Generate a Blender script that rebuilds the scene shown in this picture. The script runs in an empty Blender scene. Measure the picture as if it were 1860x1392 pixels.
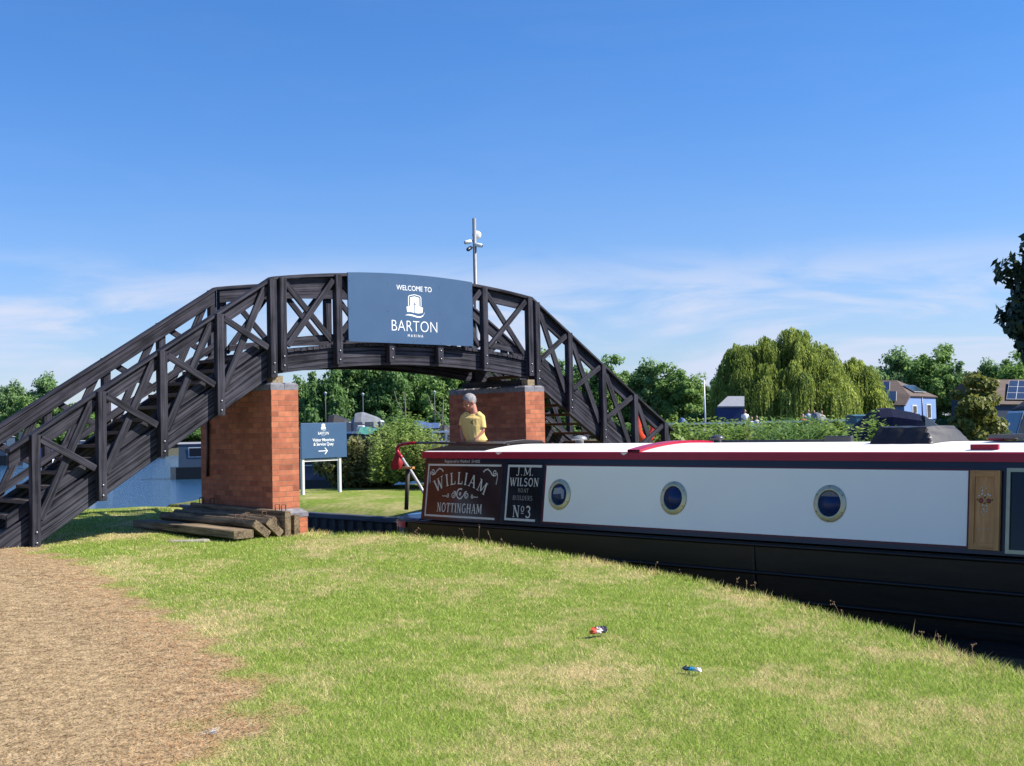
import bpy, bmesh, math, random
import numpy as np
from mathutils import Vector, Matrix

R = math.radians
scene = bpy.context.scene
COL = scene.collection

# ------------------------------------------------------------------ camera
FPX, PITCH, ROLL, EYE = 2257.13, 0.0355, 0.0203, 1.5
cam_d = bpy.data.cameras.new('camera')
cam = bpy.data.objects.new('camera', cam_d)
COL.objects.link(cam)
cp, sp_, cr, sr = math.cos(PITCH), math.sin(PITCH), math.cos(ROLL), math.sin(ROLL)
XW, UPW, FW = Vector((1, 0, 0)), Vector((0, -sp_, cp)), Vector((0, cp, sp_))
RT = cr * XW - sr * UPW
UP = sr * XW + cr * UPW
cam.matrix_world = Matrix(((RT.x, UP.x, -FW.x, 0), (RT.y, UP.y, -FW.y, 0), (RT.z, UP.z, -FW.z, EYE), (0, 0, 0, 1)))
cam_d.sensor_width = 36.0
cam_d.lens = FPX / 1860.0 * 36.0
cam_d.clip_end = 4000
cam_d.clip_start = 0.05
scene.camera = cam

# ------------------------------------------------------------------ light
SUN_EL, SUN_AZ = R(43), R(-3)            # azimuth measured from +X towards +Y
SKY_STR, SUN_STR = 0.058, 4.8
sd = Vector((math.cos(SUN_EL) * math.cos(SUN_AZ), math.cos(SUN_EL) * math.sin(SUN_AZ), math.sin(SUN_EL)))
sun_d = bpy.data.lights.new('sun', 'SUN')
sun_d.energy = SUN_STR
sun_d.angle = R(0.5)
sun_d.color = (1.0, 0.95, 0.86)
sun = bpy.data.objects.new('sun', sun_d)
COL.objects.link(sun)
sun.rotation_euler = (-sd).to_track_quat('-Z', 'Y').to_euler()
sun.location = (20, 0, 30)

world = bpy.data.worlds.new('World')
scene.world = world
world.use_nodes = True
nt = world.node_tree
for n in list(nt.nodes):
    nt.nodes.remove(n)
def wn(t, **kw):
    n = nt.nodes.new(t)
    for k, v in kw.items():
        setattr(n, k, v)
    return n
w_out = wn('ShaderNodeOutputWorld')
w_bg = wn('ShaderNodeBackground')
w_sky = wn('ShaderNodeTexSky', sky_type='NISHITA', sun_disc=False, sun_elevation=SUN_EL)
w_sky.sun_rotation = R(90) - SUN_AZ
w_sky.altitude = 50
w_sky.air_density = 1.0
w_sky.dust_density = 0.35
w_sky.ozone_density = 2.4
w_hs = wn('ShaderNodeHueSaturation')
w_hs.inputs['Saturation'].default_value = 1.0
w_hs.inputs['Value'].default_value = 1.0
nt.links.new(w_sky.outputs[0], w_hs.inputs['Color'])
# clear deep summer blue overhead, paler towards the horizon
w_tc0 = wn('ShaderNodeTexCoord'); w_s0 = wn('ShaderNodeSeparateXYZ'); nt.links.new(w_tc0.outputs['Generated'], w_s0.inputs[0])
w_r0 = wn('ShaderNodeMapRange', interpolation_type='SMOOTHSTEP')
w_r0.inputs['From Min'].default_value = 0.0; w_r0.inputs['From Max'].default_value = 0.32
nt.links.new(w_s0.outputs[2], w_r0.inputs['Value'])
w_tint = wn('ShaderNodeMix', data_type='RGBA'); nt.links.new(w_r0.outputs[0], w_tint.inputs[0])
w_tint.inputs[6].default_value = (0.98, 1.08, 1.45, 1); w_tint.inputs[7].default_value = (0.54, 1.03, 1.62, 1)
w_tm = wn('ShaderNodeMix', data_type='RGBA', blend_type='MULTIPLY'); w_tm.inputs[0].default_value = 1.0
nt.links.new(w_hs.outputs[0], w_tm.inputs[6]); nt.links.new(w_tint.outputs[2], w_tm.inputs[7])
# thin high cloud low over the horizon
w_tc = wn('ShaderNodeTexCoord')
w_sep = wn('ShaderNodeSeparateXYZ')
nt.links.new(w_tc.outputs['Generated'], w_sep.inputs[0])
w_map = wn('ShaderNodeMapping')
w_map.inputs['Scale'].default_value = (2.6, 2.6, 13.0)
w_map.inputs['Location'].default_value = (0.15, 0.4, 0.32)
nt.links.new(w_tc.outputs['Generated'], w_map.inputs[0])
w_n1 = wn('ShaderNodeTexNoise')
w_n1.inputs['Scale'].default_value = 2.2
w_n1.inputs['Detail'].default_value = 9
w_n1.inputs['Roughness'].default_value = 0.55
w_n1.inputs['Distortion'].default_value = 0.6
nt.links.new(w_map.outputs[0], w_n1.inputs['Vector'])
w_r1 = wn('ShaderNodeMapRange', interpolation_type='SMOOTHSTEP')
w_r1.inputs['From Min'].default_value = 0.40
w_r1.inputs['From Max'].default_value = 0.66
nt.links.new(w_n1.outputs[0], w_r1.inputs['Value'])
w_r2 = wn('ShaderNodeMapRange', interpolation_type='SMOOTHSTEP')     # fade out with elevation
w_r2.inputs['From Min'].default_value = 0.085
w_r2.inputs['From Max'].default_value = 0.15
w_r2.inputs['To Min'].default_value = 1.0
w_r2.inputs['To Max'].default_value = 0.02
nt.links.new(w_sep.outputs[2], w_r2.inputs['Value'])
w_mul = wn('ShaderNodeMath', operation='MULTIPLY')
nt.links.new(w_r1.outputs[0], w_mul.inputs[0])
nt.links.new(w_r2.outputs[0], w_mul.inputs[1])
w_mul2 = wn('ShaderNodeMath', operation='MULTIPLY')
w_mul2.inputs[1].default_value = 1.0
nt.links.new(w_mul.outputs[0], w_mul2.inputs[0])
w_mix = wn('ShaderNodeMix', data_type='RGBA')
nt.links.new(w_mul2.outputs[0], w_mix.inputs[0])
nt.links.new(w_tm.outputs[2], w_mix.inputs[6])
w_mix.inputs[7].default_value = (6.3, 7.0, 8.8, 1)
nt.links.new(w_mix.outputs[2], w_bg.inputs['Color'])
w_bg.inputs['Strength'].default_value = SKY_STR
nt.links.new(w_bg.outputs[0], w_out.inputs[0])

vs = scene.view_settings
vs.view_transform = 'Standard'
vs.look = 'None'
vs.exposure = 0.9
vs.gamma = 1.0
scene.cycles.max_bounces = 6
scene.cycles.transparent_max_bounces = 8

# ------------------------------------------------------------------ pixel helpers
def ray(px, py):
    v = RT * ((px - 930) / FPX) + UP * (-(py - 696) / FPX) + FW
    return v
def at(px, py, Y):
    v = ray(px, py); k = Y / v.y
    return Vector((v.x * k, Y, EYE + v.z * k))
def gz(px, py, z):
    v = ray(px, py); k = (z - EYE) / v.z
    return Vector((v.x * k, v.y * k, z))
BE = 0.7575
D = Vector((math.cos(BE), math.sin(BE), 0)); A = Vector((-math.sin(BE), math.cos(BE), 0))
O = Vector((-3.3812, 17.5049, 0))
def uv(u, v, z=0.0):
    p = O + D * u + A * v
    return Vector((p.x, p.y, z))
def onu(px, py, u):                       # pixel -> point on the vertical plane at span coordinate u
    v = ray(px, py); P0 = O + D * u
    k = D.dot(Vector((P0.x, P0.y, 0))) / D.dot(Vector((v.x, v.y, 0)))
    return Vector((v.x * k, v.y * k, EYE + v.z * k))

# ------------------------------------------------------------------ materials
MATS = {}
def newmat(name):
    m = bpy.data.materials.new(name); m.use_nodes = True
    t = m.node_tree
    b = t.nodes['Principled BSDF']
    return m, t, b
def c4(c): return (c[0], c[1], c[2], 1)
def mat(name, col, rough=0.6, var=0.15, scale=6.0, bump=0.0, metal=0.0, spec=0.5, coat=0.0, coords='Object', stretch=(1, 1, 1), col2=None, detail=4):
    if name in MATS: return MATS[name]
    m, t, b = newmat(name)
    L = t.links.new
    tc = t.nodes.new('ShaderNodeTexCoord'); mp = t.nodes.new('ShaderNodeMapping')
    mp.inputs['Scale'].default_value = stretch
    if coords == 'lc':
        at_ = t.nodes.new('ShaderNodeAttribute'); at_.attribute_name = 'lc'
        L(at_.outputs['Vector'], mp.inputs[0])
    else:
        L(tc.outputs[coords], mp.inputs[0])
    nz = t.nodes.new('ShaderNodeTexNoise'); nz.inputs['Scale'].default_value = scale
    nz.inputs['Detail'].default_value = detail; nz.inputs['Roughness'].default_value = 0.6
    L(mp.outputs[0], nz.inputs['Vector'])
    mr = t.nodes.new('ShaderNodeMapRange')
    mr.inputs['From Min'].default_value = 0.3; mr.inputs['From Max'].default_value = 0.7
    L(nz.outputs[0], mr.inputs['Value'])
    mx = t.nodes.new('ShaderNodeMix'); mx.data_type = 'RGBA'
    L(mr.outputs[0], mx.inputs[0])
    lo = [c * (1 - var) for c in col]; hi = [min(1, c * (1 + var)) for c in col]
    if col2: lo, hi = col, col2
    mx.inputs[6].default_value = c4(lo); mx.inputs[7].default_value = c4(hi)
    L(mx.outputs[2], b.inputs['Base Color'])
    b.inputs['Roughness'].default_value = rough
    b.inputs['Metallic'].default_value = metal
    b.inputs['Specular IOR Level'].default_value = spec
    if coat: 
        b.inputs['Coat Weight'].default_value = coat; b.inputs['Coat Roughness'].default_value = 0.04
    if bump:
        bp = t.nodes.new('ShaderNodeBump'); bp.inputs['Strength'].default_value = bump; bp.inputs['Distance'].default_value = 0.01
        L(nz.outputs[0], bp.inputs['Height']); L(bp.outputs[0], b.inputs['Normal'])
    MATS[name] = m
    return m
def leafmat(name, c1, c2, trans=0.45, rough=0.55):
    if name in MATS: return MATS[name]
    m, t, b = newmat(name); L = t.links.new
    a = t.nodes.new('ShaderNodeAttribute'); a.attribute_name = 'rnd'
    mx = t.nodes.new('ShaderNodeMix'); mx.data_type = 'RGBA'
    L(a.outputs['Fac'], mx.inputs[0]); mx.inputs[6].default_value = c4(c1); mx.inputs[7].default_value = c4(c2)
    L(mx.outputs[2], b.inputs['Base Color'])
    b.inputs['Roughness'].default_value = rough; b.inputs['Specular IOR Level'].default_value = 0.3
    tr = t.nodes.new('ShaderNodeBsdfTranslucent'); L(mx.outputs[2], tr.inputs['Color'])
    ms = t.nodes.new('ShaderNodeMixShader'); ms.inputs[0].default_value = trans
    L(b.outputs[0], ms.inputs[1]); L(tr.outputs[0], ms.inputs[2])
    L(ms.outputs[0], t.nodes['Material Output'].inputs['Surface'])
    MATS[name] = m
    return m
def woodmat(name, c1, c2, rough=0.7, sx=1.4, sy=28, bump=0.35, spec=0.35, groove=0.0):
    if name in MATS: return MATS[name]
    m, t, b = newmat(name); L = t.links.new
    a = t.nodes.new('ShaderNodeAttribute'); a.attribute_name = 'lc'
    mp = t.nodes.new('ShaderNodeMapping'); mp.inputs['Scale'].default_value = (sx, sy, sy)
    L(a.outputs['Vector'], mp.inputs[0])
    n1 = t.nodes.new('ShaderNodeTexNoise'); n1.inputs['Scale'].default_value = 1.0; n1.inputs['Detail'].default_value = 5
    n1.inputs['Roughness'].default_value = 0.65; n1.inputs['Distortion'].default_value = 0.4
    L(mp.outputs[0], n1.inputs['Vector'])
    n2 = t.nodes.new('ShaderNodeTexNoise'); n2.inputs['Scale'].default_value = 3.0; n2.inputs['Detail'].default_value = 3
    L(a.outputs['Vector'], n2.inputs['Vector'])
    ad = t.nodes.new('ShaderNodeMath'); ad.operation = 'MULTIPLY_ADD'; ad.inputs[1].default_value = 0.35
    L(n2.outputs[0], ad.inputs[0]); L(n1.outputs[0], ad.inputs[2])
    mr = t.nodes.new('ShaderNodeMapRange'); mr.inputs['From Min'].default_value = 0.52; mr.inputs['From Max'].default_value = 0.90
    L(ad.outputs[0], mr.inputs['Value'])
    mx = t.nodes.new('ShaderNodeMix'); mx.data_type = 'RGBA'; L(mr.outputs[0], mx.inputs[0])
    mx.inputs[6].default_value = c4(c1); mx.inputs[7].default_value = c4(c2)
    out = mx.outputs[2]
    if groove:                                   # laminated planks: dark joints every so often across the width
        sp = t.nodes.new('ShaderNodeSeparateXYZ'); L(a.outputs['Vector'], sp.inputs[0])
        wob = t.nodes.new('ShaderNodeMath'); wob.operation = 'MULTIPLY_ADD'; wob.inputs[1].default_value = 0.012; L(n2.outputs[0], wob.inputs[0]); L(sp.outputs[1], wob.inputs[2])
        dv = t.nodes.new('ShaderNodeMath'); dv.operation = 'DIVIDE'; dv.inputs[1].default_value = groove; L(wob.outputs[0], dv.inputs[0])
        frn = t.nodes.new('ShaderNodeMath'); frn.operation = 'FRACT'; L(dv.outputs[0], frn.inputs[0])
        pg = t.nodes.new('ShaderNodeMath'); pg.operation = 'PINGPONG'; pg.inputs[1].default_value = 0.5; L(frn.outputs[0], pg.inputs[0])
        mg = t.nodes.new('ShaderNodeMapRange'); mg.inputs['From Min'].default_value = 0.02; mg.inputs['From Max'].default_value = 0.13; mg.inputs['To Min'].default_value = 0.22; L(pg.outputs[0], mg.inputs['Value'])
        sc = t.nodes.new('ShaderNodeVectorMath'); sc.operation = 'SCALE'; L(out, sc.inputs[0]); L(mg.outputs[0], sc.inputs['Scale']); out = sc.outputs[0]
    L(out, b.inputs['Base Color'])
    b.inputs['Roughness'].default_value = rough; b.inputs['Specular IOR Level'].default_value = spec
    bp = t.nodes.new('ShaderNodeBump'); bp.inputs['Strength'].default_value = bump; bp.inputs['Distance'].default_value = 0.008
    L(n1.outputs[0], bp.inputs['Height']); L(bp.outputs[0], b.inputs['Normal'])
    MATS[name] = m
    return m
def brickmat(name, c1, c2, mortar):
    m, t, b = newmat(name); L = t.links.new
    a = t.nodes.new('ShaderNodeAttribute'); a.attribute_name = 'lc'
    bt = t.nodes.new('ShaderNodeTexBrick')
    bt.inputs['Scale'].default_value = 1.0
    bt.inputs['Brick Width'].default_value = 0.225; bt.inputs['Row Height'].default_value = 0.075
    bt.inputs['Mortar Size'].default_value = 0.0045; bt.inputs['Mortar Smooth'].default_value = 0.2
    bt.inputs['Bias'].default_value = 0.0
    bt.offset = 0.5
    bt.inputs['Color1'].default_value = c4(c1); bt.inputs['Color2'].default_value = c4(c2); bt.inputs['Mortar'].default_value = c4(mortar)
    L(a.outputs['Vector'], bt.inputs['Vector'])
    nz = t.nodes.new('ShaderNodeTexNoise'); nz.inputs['Scale'].default_value = 9; nz.inputs['Detail'].default_value = 6
    L(a.outputs['Vector'], nz.inputs['Vector'])
    mr = t.nodes.new('ShaderNodeMapRange'); mr.inputs['From Min'].default_value = 0.3; mr.inputs['From Max'].default_value = 0.7
    mr.inputs['To Min'].default_value = 0.80; mr.inputs['To Max'].default_value = 1.12
    L(nz.outputs[0], mr.inputs['Value'])
    # a few burnt bricks: cell hash by a second brick texture with strong bias
    bt2 = t.nodes.new('ShaderNodeTexBrick'); bt2.offset = 0.5
    for k in ('Scale', 'Brick Width', 'Row Height', 'Mortar Size', 'Mortar Smooth'):
        bt2.inputs[k].default_value = bt.inputs[k].default_value
    bt2.inputs['Bias'].default_value = -0.35
    bt2.inputs['Color1'].default_value = (1, 1, 1, 1); bt2.inputs['Color2'].default_value = (0.48, 0.46, 0.50, 1); bt2.inputs['Mortar'].default_value = (1, 1, 1, 1)
    mp2 = t.nodes.new('ShaderNodeMapping'); mp2.inputs['Location'].default_value = (2.25, 1.5, 0)
    L(a.outputs['Vector'], mp2.inputs[0]); L(mp2.outputs[0], bt2.inputs['Vector'])
    m1 = t.nodes.new('ShaderNodeMix'); m1.data_type = 'RGBA'; m1.blend_type = 'MULTIPLY'; m1.inputs[0].default_value = 0.85
    L(bt.outputs['Color'], m1.inputs[6]); L(bt2.outputs['Color'], m1.inputs[7])
    vm = t.nodes.new('ShaderNodeVectorMath'); vm.operation = 'SCALE'
    L(m1.outputs[2], vm.inputs[0]); L(mr.outputs[0], vm.inputs['Scale'])
    L(vm.outputs[0], b.inputs['Base Color'])
    b.inputs['Roughness'].default_value = 0.85; b.inputs['Specular IOR Level'].default_value = 0.25
    bp = t.nodes.new('ShaderNodeBump'); bp.inputs['Strength'].default_value = 0.8; bp.inputs['Distance'].default_value = 0.006
    bp.invert = True
    L(bt.outputs['Fac'], bp.inputs['Height']); L(bp.outputs[0], b.inputs['Normal'])
    MATS[name] = m
    return m
def glassmat(name, col, rough=0.05):
    return mat(name, col, rough=rough, var=0.1, spec=0.8, scale=2)

# ------------------------------------------------------------------ mesh builder
RNG = random.Random(7)
class MB:
    def __init__(s): s.v = []; s.f = []; s.lc = []; s.sm = []
    def add(s, vs, fs, lc=None, smooth=False):
        o = len(s.v); s.v += [tuple(p) for p in vs]
        s.lc += [tuple(q) for q in (lc if lc is not None else vs)]
        s.f += [tuple(i + o for i in f) for f in fs]; s.sm += [smooth] * len(fs)
        return s
    def box(s, c, size, rz=0.0, M=None, lcdir=0):
        hx, hy, hz = size[0] / 2, size[1] / 2, size[2] / 2
        raw = [(sx * hx, sy * hy, sz * hz) for sx in (-1, 1) for sy in (-1, 1) for sz in (-1, 1)]
        if M is None: M = Matrix.Rotation(rz, 3, 'Z')
        off = (RNG.random() * 20, RNG.random() * 20, RNG.random() * 20)
        vs = [M @ Vector(r) + Vector(c) for r in raw]
        perm = [(0, 1, 2), (1, 0, 2), (2, 0, 1)][lcdir]
        lc = [(r[perm[0]] + off[0], r[perm[1]] + off[1], r[perm[2]] + off[2]) for r in raw]
        fs = [(0, 1, 3, 2), (4, 6, 7, 5), (0, 4, 5, 1), (2, 3, 7, 6), (0, 2, 6, 4), (1, 5, 7, 3)]
        return s.add(vs, fs, lc)
    def beam(s, p0, p1, w, h, up=(0, 0, 1), ch=0.0):
        """bar from p0 to p1; w across, h along up; ch = chamfer"""
        p0, p1 = Vector(p0), Vector(p1); x = (p1 - p0); Ln = x.length; x.normalize()
        up = Vector(up); y = up.cross(x); y.normalize(); z = x.cross(y)
        off = (RNG.random() * 20, RNG.random() * 20, RNG.random() * 20)
        if ch > 0:
            prof = [(-w/2+ch, -h/2), (w/2-ch, -h/2), (w/2, -h/2+ch), (w/2, h/2-ch), (w/2-ch, h/2), (-w/2+ch, h/2), (-w/2, h/2-ch), (-w/2, -h/2+ch)]
        else:
            prof = [(-w/2, -h/2), (w/2, -h/2), (w/2, h/2), (-w/2, h/2)]
        n = len(prof); vs = []; lc = []
        for t in (0, Ln):
            for a, b in prof:
                vs.append(p0 + x * t + y * a + z * b); lc.append((t + off[0], a + off[1], b + off[2]))
        fs = [(i, (i + 1) % n, (i + 1) % n + n, i + n) for i in range(n)] + [tuple(range(n - 1, -1, -1)), tuple(range(n, 2 * n))]
        return s.add(vs, fs, lc)
    def prism(s, poly, vec):
        """closed prism from planar polygon (list of 3D pts) extruded by vec"""
        n = len(poly); poly = [Vector(p) for p in poly]; vec = Vector(vec)
        vs = poly + [p + vec for p in poly]
        off = (RNG.random() * 20, RNG.random() * 20, RNG.random() * 20)
        x = max(((poly[(i + 1) % n] - poly[i]) for i in range(n)), key=lambda q: q.length).normalized()
        z = vec.normalized(); y = z.cross(x)
        lc = [(p.dot(x) + off[0], p.dot(y) + off[1], p.dot(z) + off[2]) for p in vs]
        fs = [tuple(range(n - 1, -1, -1)), tuple(range(n, 2 * n))] + [(i, (i + 1) % n, (i + 1) % n + n, i + n) for i in range(n)]
        return s.add(vs, fs, lc)
    def tube(s, pts, rad, n=8, caps=True, smooth=True):
        pts = [Vector(p) for p in pts]; k = len(pts)
        rads = rad if isinstance(rad, (list, tuple)) else [rad] * k
        vs = []; ref = None
        for i, p in enumerate(pts):
            d = (pts[min(i + 1, k - 1)] - pts[max(i - 1, 0)]).normalized()
            if ref is None:
                ref = Vector((0, 0, 1)) if abs(d.z) < 0.9 else Vector((1, 0, 0))
            x = (ref - d * ref.dot(d)).normalized(); y = d.cross(x); ref = x
            for j in range(n):
                a = 2 * math.pi * j / n
                vs.append(p + (x * math.cos(a) + y * math.sin(a)) * rads[i])
        fs = []
        for i in range(k - 1):
            for j in range(n):
                fs.append((i * n + j, i * n + (j + 1) % n, (i + 1) * n + (j + 1) % n, (i + 1) * n + j))
        s.add(vs, fs, None, smooth)
        if caps:
            o = len(s.v) - k * n
            s.f.append(tuple(o + j for j in range(n - 1, -1, -1))); s.f.append(tuple(o + (k - 1) * n + j for j in range(n))); s.sm += [False, False]
        return s
    def lathe(s, c, prof, n=16, axis='Z', M=None):
        vs = []; c = Vector(c)
        for r, z in prof:
            for j in range(n):
                a = 2 * math.pi * j / n
                q = Vector((r * math.cos(a), r * math.sin(a), z))
                if M is not None: q = M @ q
                vs.append(c + q)
        fs = []
        for i in range(len(prof) - 1):
            for j in range(n):
                fs.append((i * n + j, i * n + (j + 1) % n, (i + 1) * n + (j + 1) % n, (i + 1) * n + j))
        fs.append(tuple(range(n - 1, -1, -1))); k = (len(prof) - 1) * n; fs.append(tuple(k + j for j in range(n)))
        return s.add(vs, fs, None, True)
    def quad(s, pts, smooth=False): return s.add(pts, [tuple(range(len(pts)))], None, smooth)
    def grid(s, rows, smooth=True, lc=None):
        m = len(rows); n = len(rows[0]); vs = [p for r in rows for p in r]
        fs = [(i * n + j, i * n + j + 1, (i + 1) * n + j + 1, (i + 1) * n + j) for i in range(m - 1) for j in range(n - 1)]
        return s.add(vs, fs, lc, smooth)
    def build(s, name, m, parent=None, label=None, bevel=0.0):
        me = bpy.data.meshes.new(name)
        me.from_pydata(s.v, [], s.f); 
        at_ = me.attributes.new('lc', 'FLOAT_VECTOR', 'POINT')
        at_.data.foreach_set('vector', np.array(s.lc, dtype=np.float32).ravel())
        me.polygons.foreach_set('use_smooth', s.sm)
        me.materials.append(m); me.update()
        o = bpy.data.objects.new(name, me); COL.objects.link(o)
        if parent is not None: o.parent = parent
        if label: o['label'] = label
        if bevel:
            bv = o.modifiers.new('bevel', 'BEVEL'); bv.width = bevel; bv.segments = 2; bv.limit_method = 'ANGLE'; bv.angle_limit = R(40)
        return o
def np_mesh(name, verts, nper, rnd, m, parent=None, extra=None):
    """many separate polygons with nper corners each (verts: N*nper x 3)"""
    verts = np.asarray(verts, dtype=np.float32).reshape(-1, 3); N = len(verts) // nper
    me = bpy.data.meshes.new(name)
    me.vertices.add(len(verts)); me.vertices.foreach_set('co', verts.ravel())
    me.loops.add(len(verts)); me.loops.foreach_set('vertex_index', np.arange(len(verts), dtype=np.int32))
    me.polygons.add(N); me.polygons.foreach_set('loop_start', np.arange(0, N * nper, nper, dtype=np.int32))
    me.update(calc_edges=True)
    if rnd is not None:
        at_ = me.attributes.new('rnd', 'FLOAT', 'POINT'); at_.data.foreach_set('value', np.repeat(np.asarray(rnd, np.float32), nper))
    if extra:
        for k, val in extra.items():
            at_ = me.attributes.new(k, 'FLOAT', 'POINT'); at_.data.foreach_set('value', np.repeat(np.asarray(val, np.float32), nper))
    me.materials.append(m); me.validate(); me.update()
    o = bpy.data.objects.new(name, me); COL.objects.link(o)
    if parent is not None: o.parent = parent
    return o
def tag(o, label=None, cat=None, group=None, kind=None):
    if label: o['label'] = label
    if cat: o['category'] = cat
    if group: o['group'] = group
    if kind: o['kind'] = kind
    return o
def thing(name, loc, label, cat, rz=0.0, group=None):
    o = bpy.data.objects.new(name, None); COL.objects.link(o)
    o.empty_display_size = 0.3
    o.location = loc; o.rotation_euler = (0, 0, rz)
    return tag(o, label, cat, group)
def dup(root, loc, rz, scale, label, group=None):
    r = root.copy(); COL.objects.link(r); r.location = loc; r.rotation_euler = (0, 0, rz); r.scale = scale
    r['label'] = label
    if group: r['group'] = group
    for ch in list(root.children):
        c = ch.copy(); COL.objects.link(c); c.parent = r
        for g in list(ch.children):
            e = g.copy(); COL.objects.link(e); e.parent = c
    return r
def text_mb(body, size, ax, ay, origin, align='CENTER', extrude=0.0, spacing=1.0, xs=1.0, bold=0.0):
    """filled text as an MB; ax, ay = 3D axes, origin = centre baseline"""
    cu = bpy.data.curves.new('t', 'FONT'); cu.body = body; cu.size = size; cu.align_x = align
    cu.space_character = spacing; cu.extrude = extrude; cu.offset = bold; cu.resolution_u = 6
    ob = bpy.data.objects.new('t', cu); COL.objects.link(ob)
    dg = bpy.context.evaluated_depsgraph_get()
    me = bpy.data.meshes.new_from_object(ob.evaluated_get(dg))
    mb = MB(); ax, ay, og = Vector(ax), Vector(ay), Vector(origin); az = ax.cross(ay)
    vs = [og + ax * (v.co.x * xs) + ay * v.co.y + az * v.co.z for v in me.vertices]
    mb.add(vs, [tuple(p.vertices) for p in me.polygons])
    bpy.data.objects.remove(ob); bpy.data.curves.remove(cu); bpy.data.meshes.remove(me)
    return mb

# ------------------------------------------------------------------ terrain
WATER = -0.47
def smooth(t): t = np.clip(t, 0, 1); return t * t * (3 - 2 * t)
bank_px = [(560, 974, 0.10), (640, 969, 0.13), (720, 968, 0.14), (850, 983, 0.11), (1000, 1005, 0.06), (1200, 1040, 0.04), (1400, 1085, 0.02), (1600, 1137, 0.01), (1860, 1224, 0.0)]
BANK = [gz(*b) for b in bank_px]
polyA = [(p.x, p.y) for p in reversed(BANK)]            # from right-near towards the pier
polyA = [(30, -16), (9, 0.5), (5.2, 4.0), (3.9, 5.6)] + polyA
polyA += [tuple(uv(0.62, -0.6)[:2]), tuple(uv(0.62, 5.0)[:2])]
for px, py in ((366, 917), (270, 917), (170, 922), (0, 934), (-200, 950)):
    q = gz(px, py, 0.26); polyA.append((q.x, q.y))
polyA += [(-40, 17), (-120, 6), (-120, -30), (30, -30)]
polyB = [tuple(uv(4.62, 12)[:2]), tuple(uv(4.62, -0.9)[:2]), tuple(uv(6.2, -2.0)[:2]), tuple(uv(9, -2.6)[:2]), tuple(uv(14, -3.0)[:2]), (14, 25.5), (40, 30), (90, 34), (90, 46), (40, 40), (16, 36), (6, 36.5), (-2, 36.0), (-5.2, 34.0), (-7.2, 33.0)]
polyC = [(-260, 136), (-80, 136), (-44, 134), (-24, 112), (-6, 84), (8, 84), (24, 88), (60, 84), (120, 70), (260, 60), (900, 60), (900, 1500), (-900, 1500), (-900, 125)]
def sdist(poly, X, Y):
    """signed distance, positive inside"""
    P = np.array(poly); n = len(P); d = np.full(X.shape, 1e9); ins = np.zeros(X.shape, bool)
    for i in range(n):
        a = P[i]; b = P[(i + 1) % n]; e = b - a
        wx, wy = X - a[0], Y - a[1]
        t = np.clip((wx * e[0] + wy * e[1]) / (e @ e + 1e-12), 0, 1)
        d = np.minimum(d, np.hypot(wx - t * e[0], wy - t * e[1]))
        cond = (a[1] > Y) != (b[1] > Y)
        with np.errstate(divide='ignore', invalid='ignore'):
            xi = a[0] + (Y - a[1]) * e[0] / (e[1] if e[1] != 0 else 1e-12)
        ins ^= cond & (X < xi)
    return np.where(ins, d, -d)
ctrl = [(0, 0, 0.0), (0, 5, 0.0), (-3, 6, 0.0), (3, 6, 0.0), (0, 9, 0.02), (-4, 9, 0.02), (-3, 12, 0.05), (0.2, 12, 0.05), (-5.2, 13.8, 0.15), (-6.2, 15, 0.17), (-4.4, 15, 0.13)]
ctrl += [(p.x, p.y, p.z) for p in BANK]
ctrl += [(*uv(-0.9, -0.4)[:2], 0.08), (*uv(-0.9, 1.4)[:2], 0.12), (*uv(0.5, -0.6)[:2], 0.05), (*uv(0.55, 3)[:2], 0.16), (*gz(270, 925, 0.25)[:2], 0.25), (*gz(170, 930, 0.25)[:2], 0.25), (*gz(0, 945, 0.25)[:2], 0.25), (-20, 15, 0.25), (-10, 8, 0.05), (-30, -5, 0.05), (15, -10, 0.0)]
ctrl = np.array(ctrl, float)
def landA_z(X, Y):
    num = np.zeros(X.shape); den = np.zeros(X.shape)
    for cx, cy, cz in ctrl:
        w = 1.0 / (((X - cx) ** 2 + (Y - cy) ** 2) + 0.35) ** 1.6
        num += w * cz; den += w
    return num / den
def ground_z(X, Y, detail=True):
    X = np.asarray(X, float); Y = np.asarray(Y, float)
    a = sdist(polyA, X, Y); b = sdist(polyB, X, Y); c = sdist(polyC, X, Y)
    z = np.full(X.shape, -1.6)
    za = landA_z(X, Y)
    if detail:
        za = za + 0.006 * np.sin(X * 2.1 + 1.3 * np.sin(Y * 1.7)) * np.cos(Y * 1.9 + X * .6) + 0.006 * np.sin(X * 5.3 + Y * 3.1)
    ta = smooth((a + 0.28) / 0.34); z = np.maximum(z, -1.6 + (za + 1.6) * ta)
    zb = -0.16 + 0.16 * smooth(b / 1.2) + 0.0 * X
    tb = smooth((b + 0.10) / 0.12); z = np.maximum(z, -1.6 + (zb + 1.6) * tb)
    zc = 0.55 + 0.15 * smooth(c / 10)
    tc = smooth((c + 0.6) / 0.7); z = np.maximum(z, -1.6 + (zc + 1.6) * tc)
    return z
def gh(x, y): return float(ground_z(np.array([x]), np.array([y]))[0])
def axis(fine0, fine1, step, lo, hi, grow=1.22):
    xs = list(np.arange(fine0, fine1 + 1e-6, step)); s = step; x = xs[-1]
    while x < hi: s = min(s * grow, 60); x += s; xs.append(x)
    s = step; x = xs[0]; left = []
    while x > lo: s = min(s * grow, 60); x -= s; left.append(x)
    return np.array(left[::-1] + xs)
gx = axis(-10, 8, 0.11, -1000, 1000); gy = axis(3.5, 37, 0.13, -60, 1500)
GX, GY = np.meshgrid(gx, gy)
GZ = ground_z(GX, GY)
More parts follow.
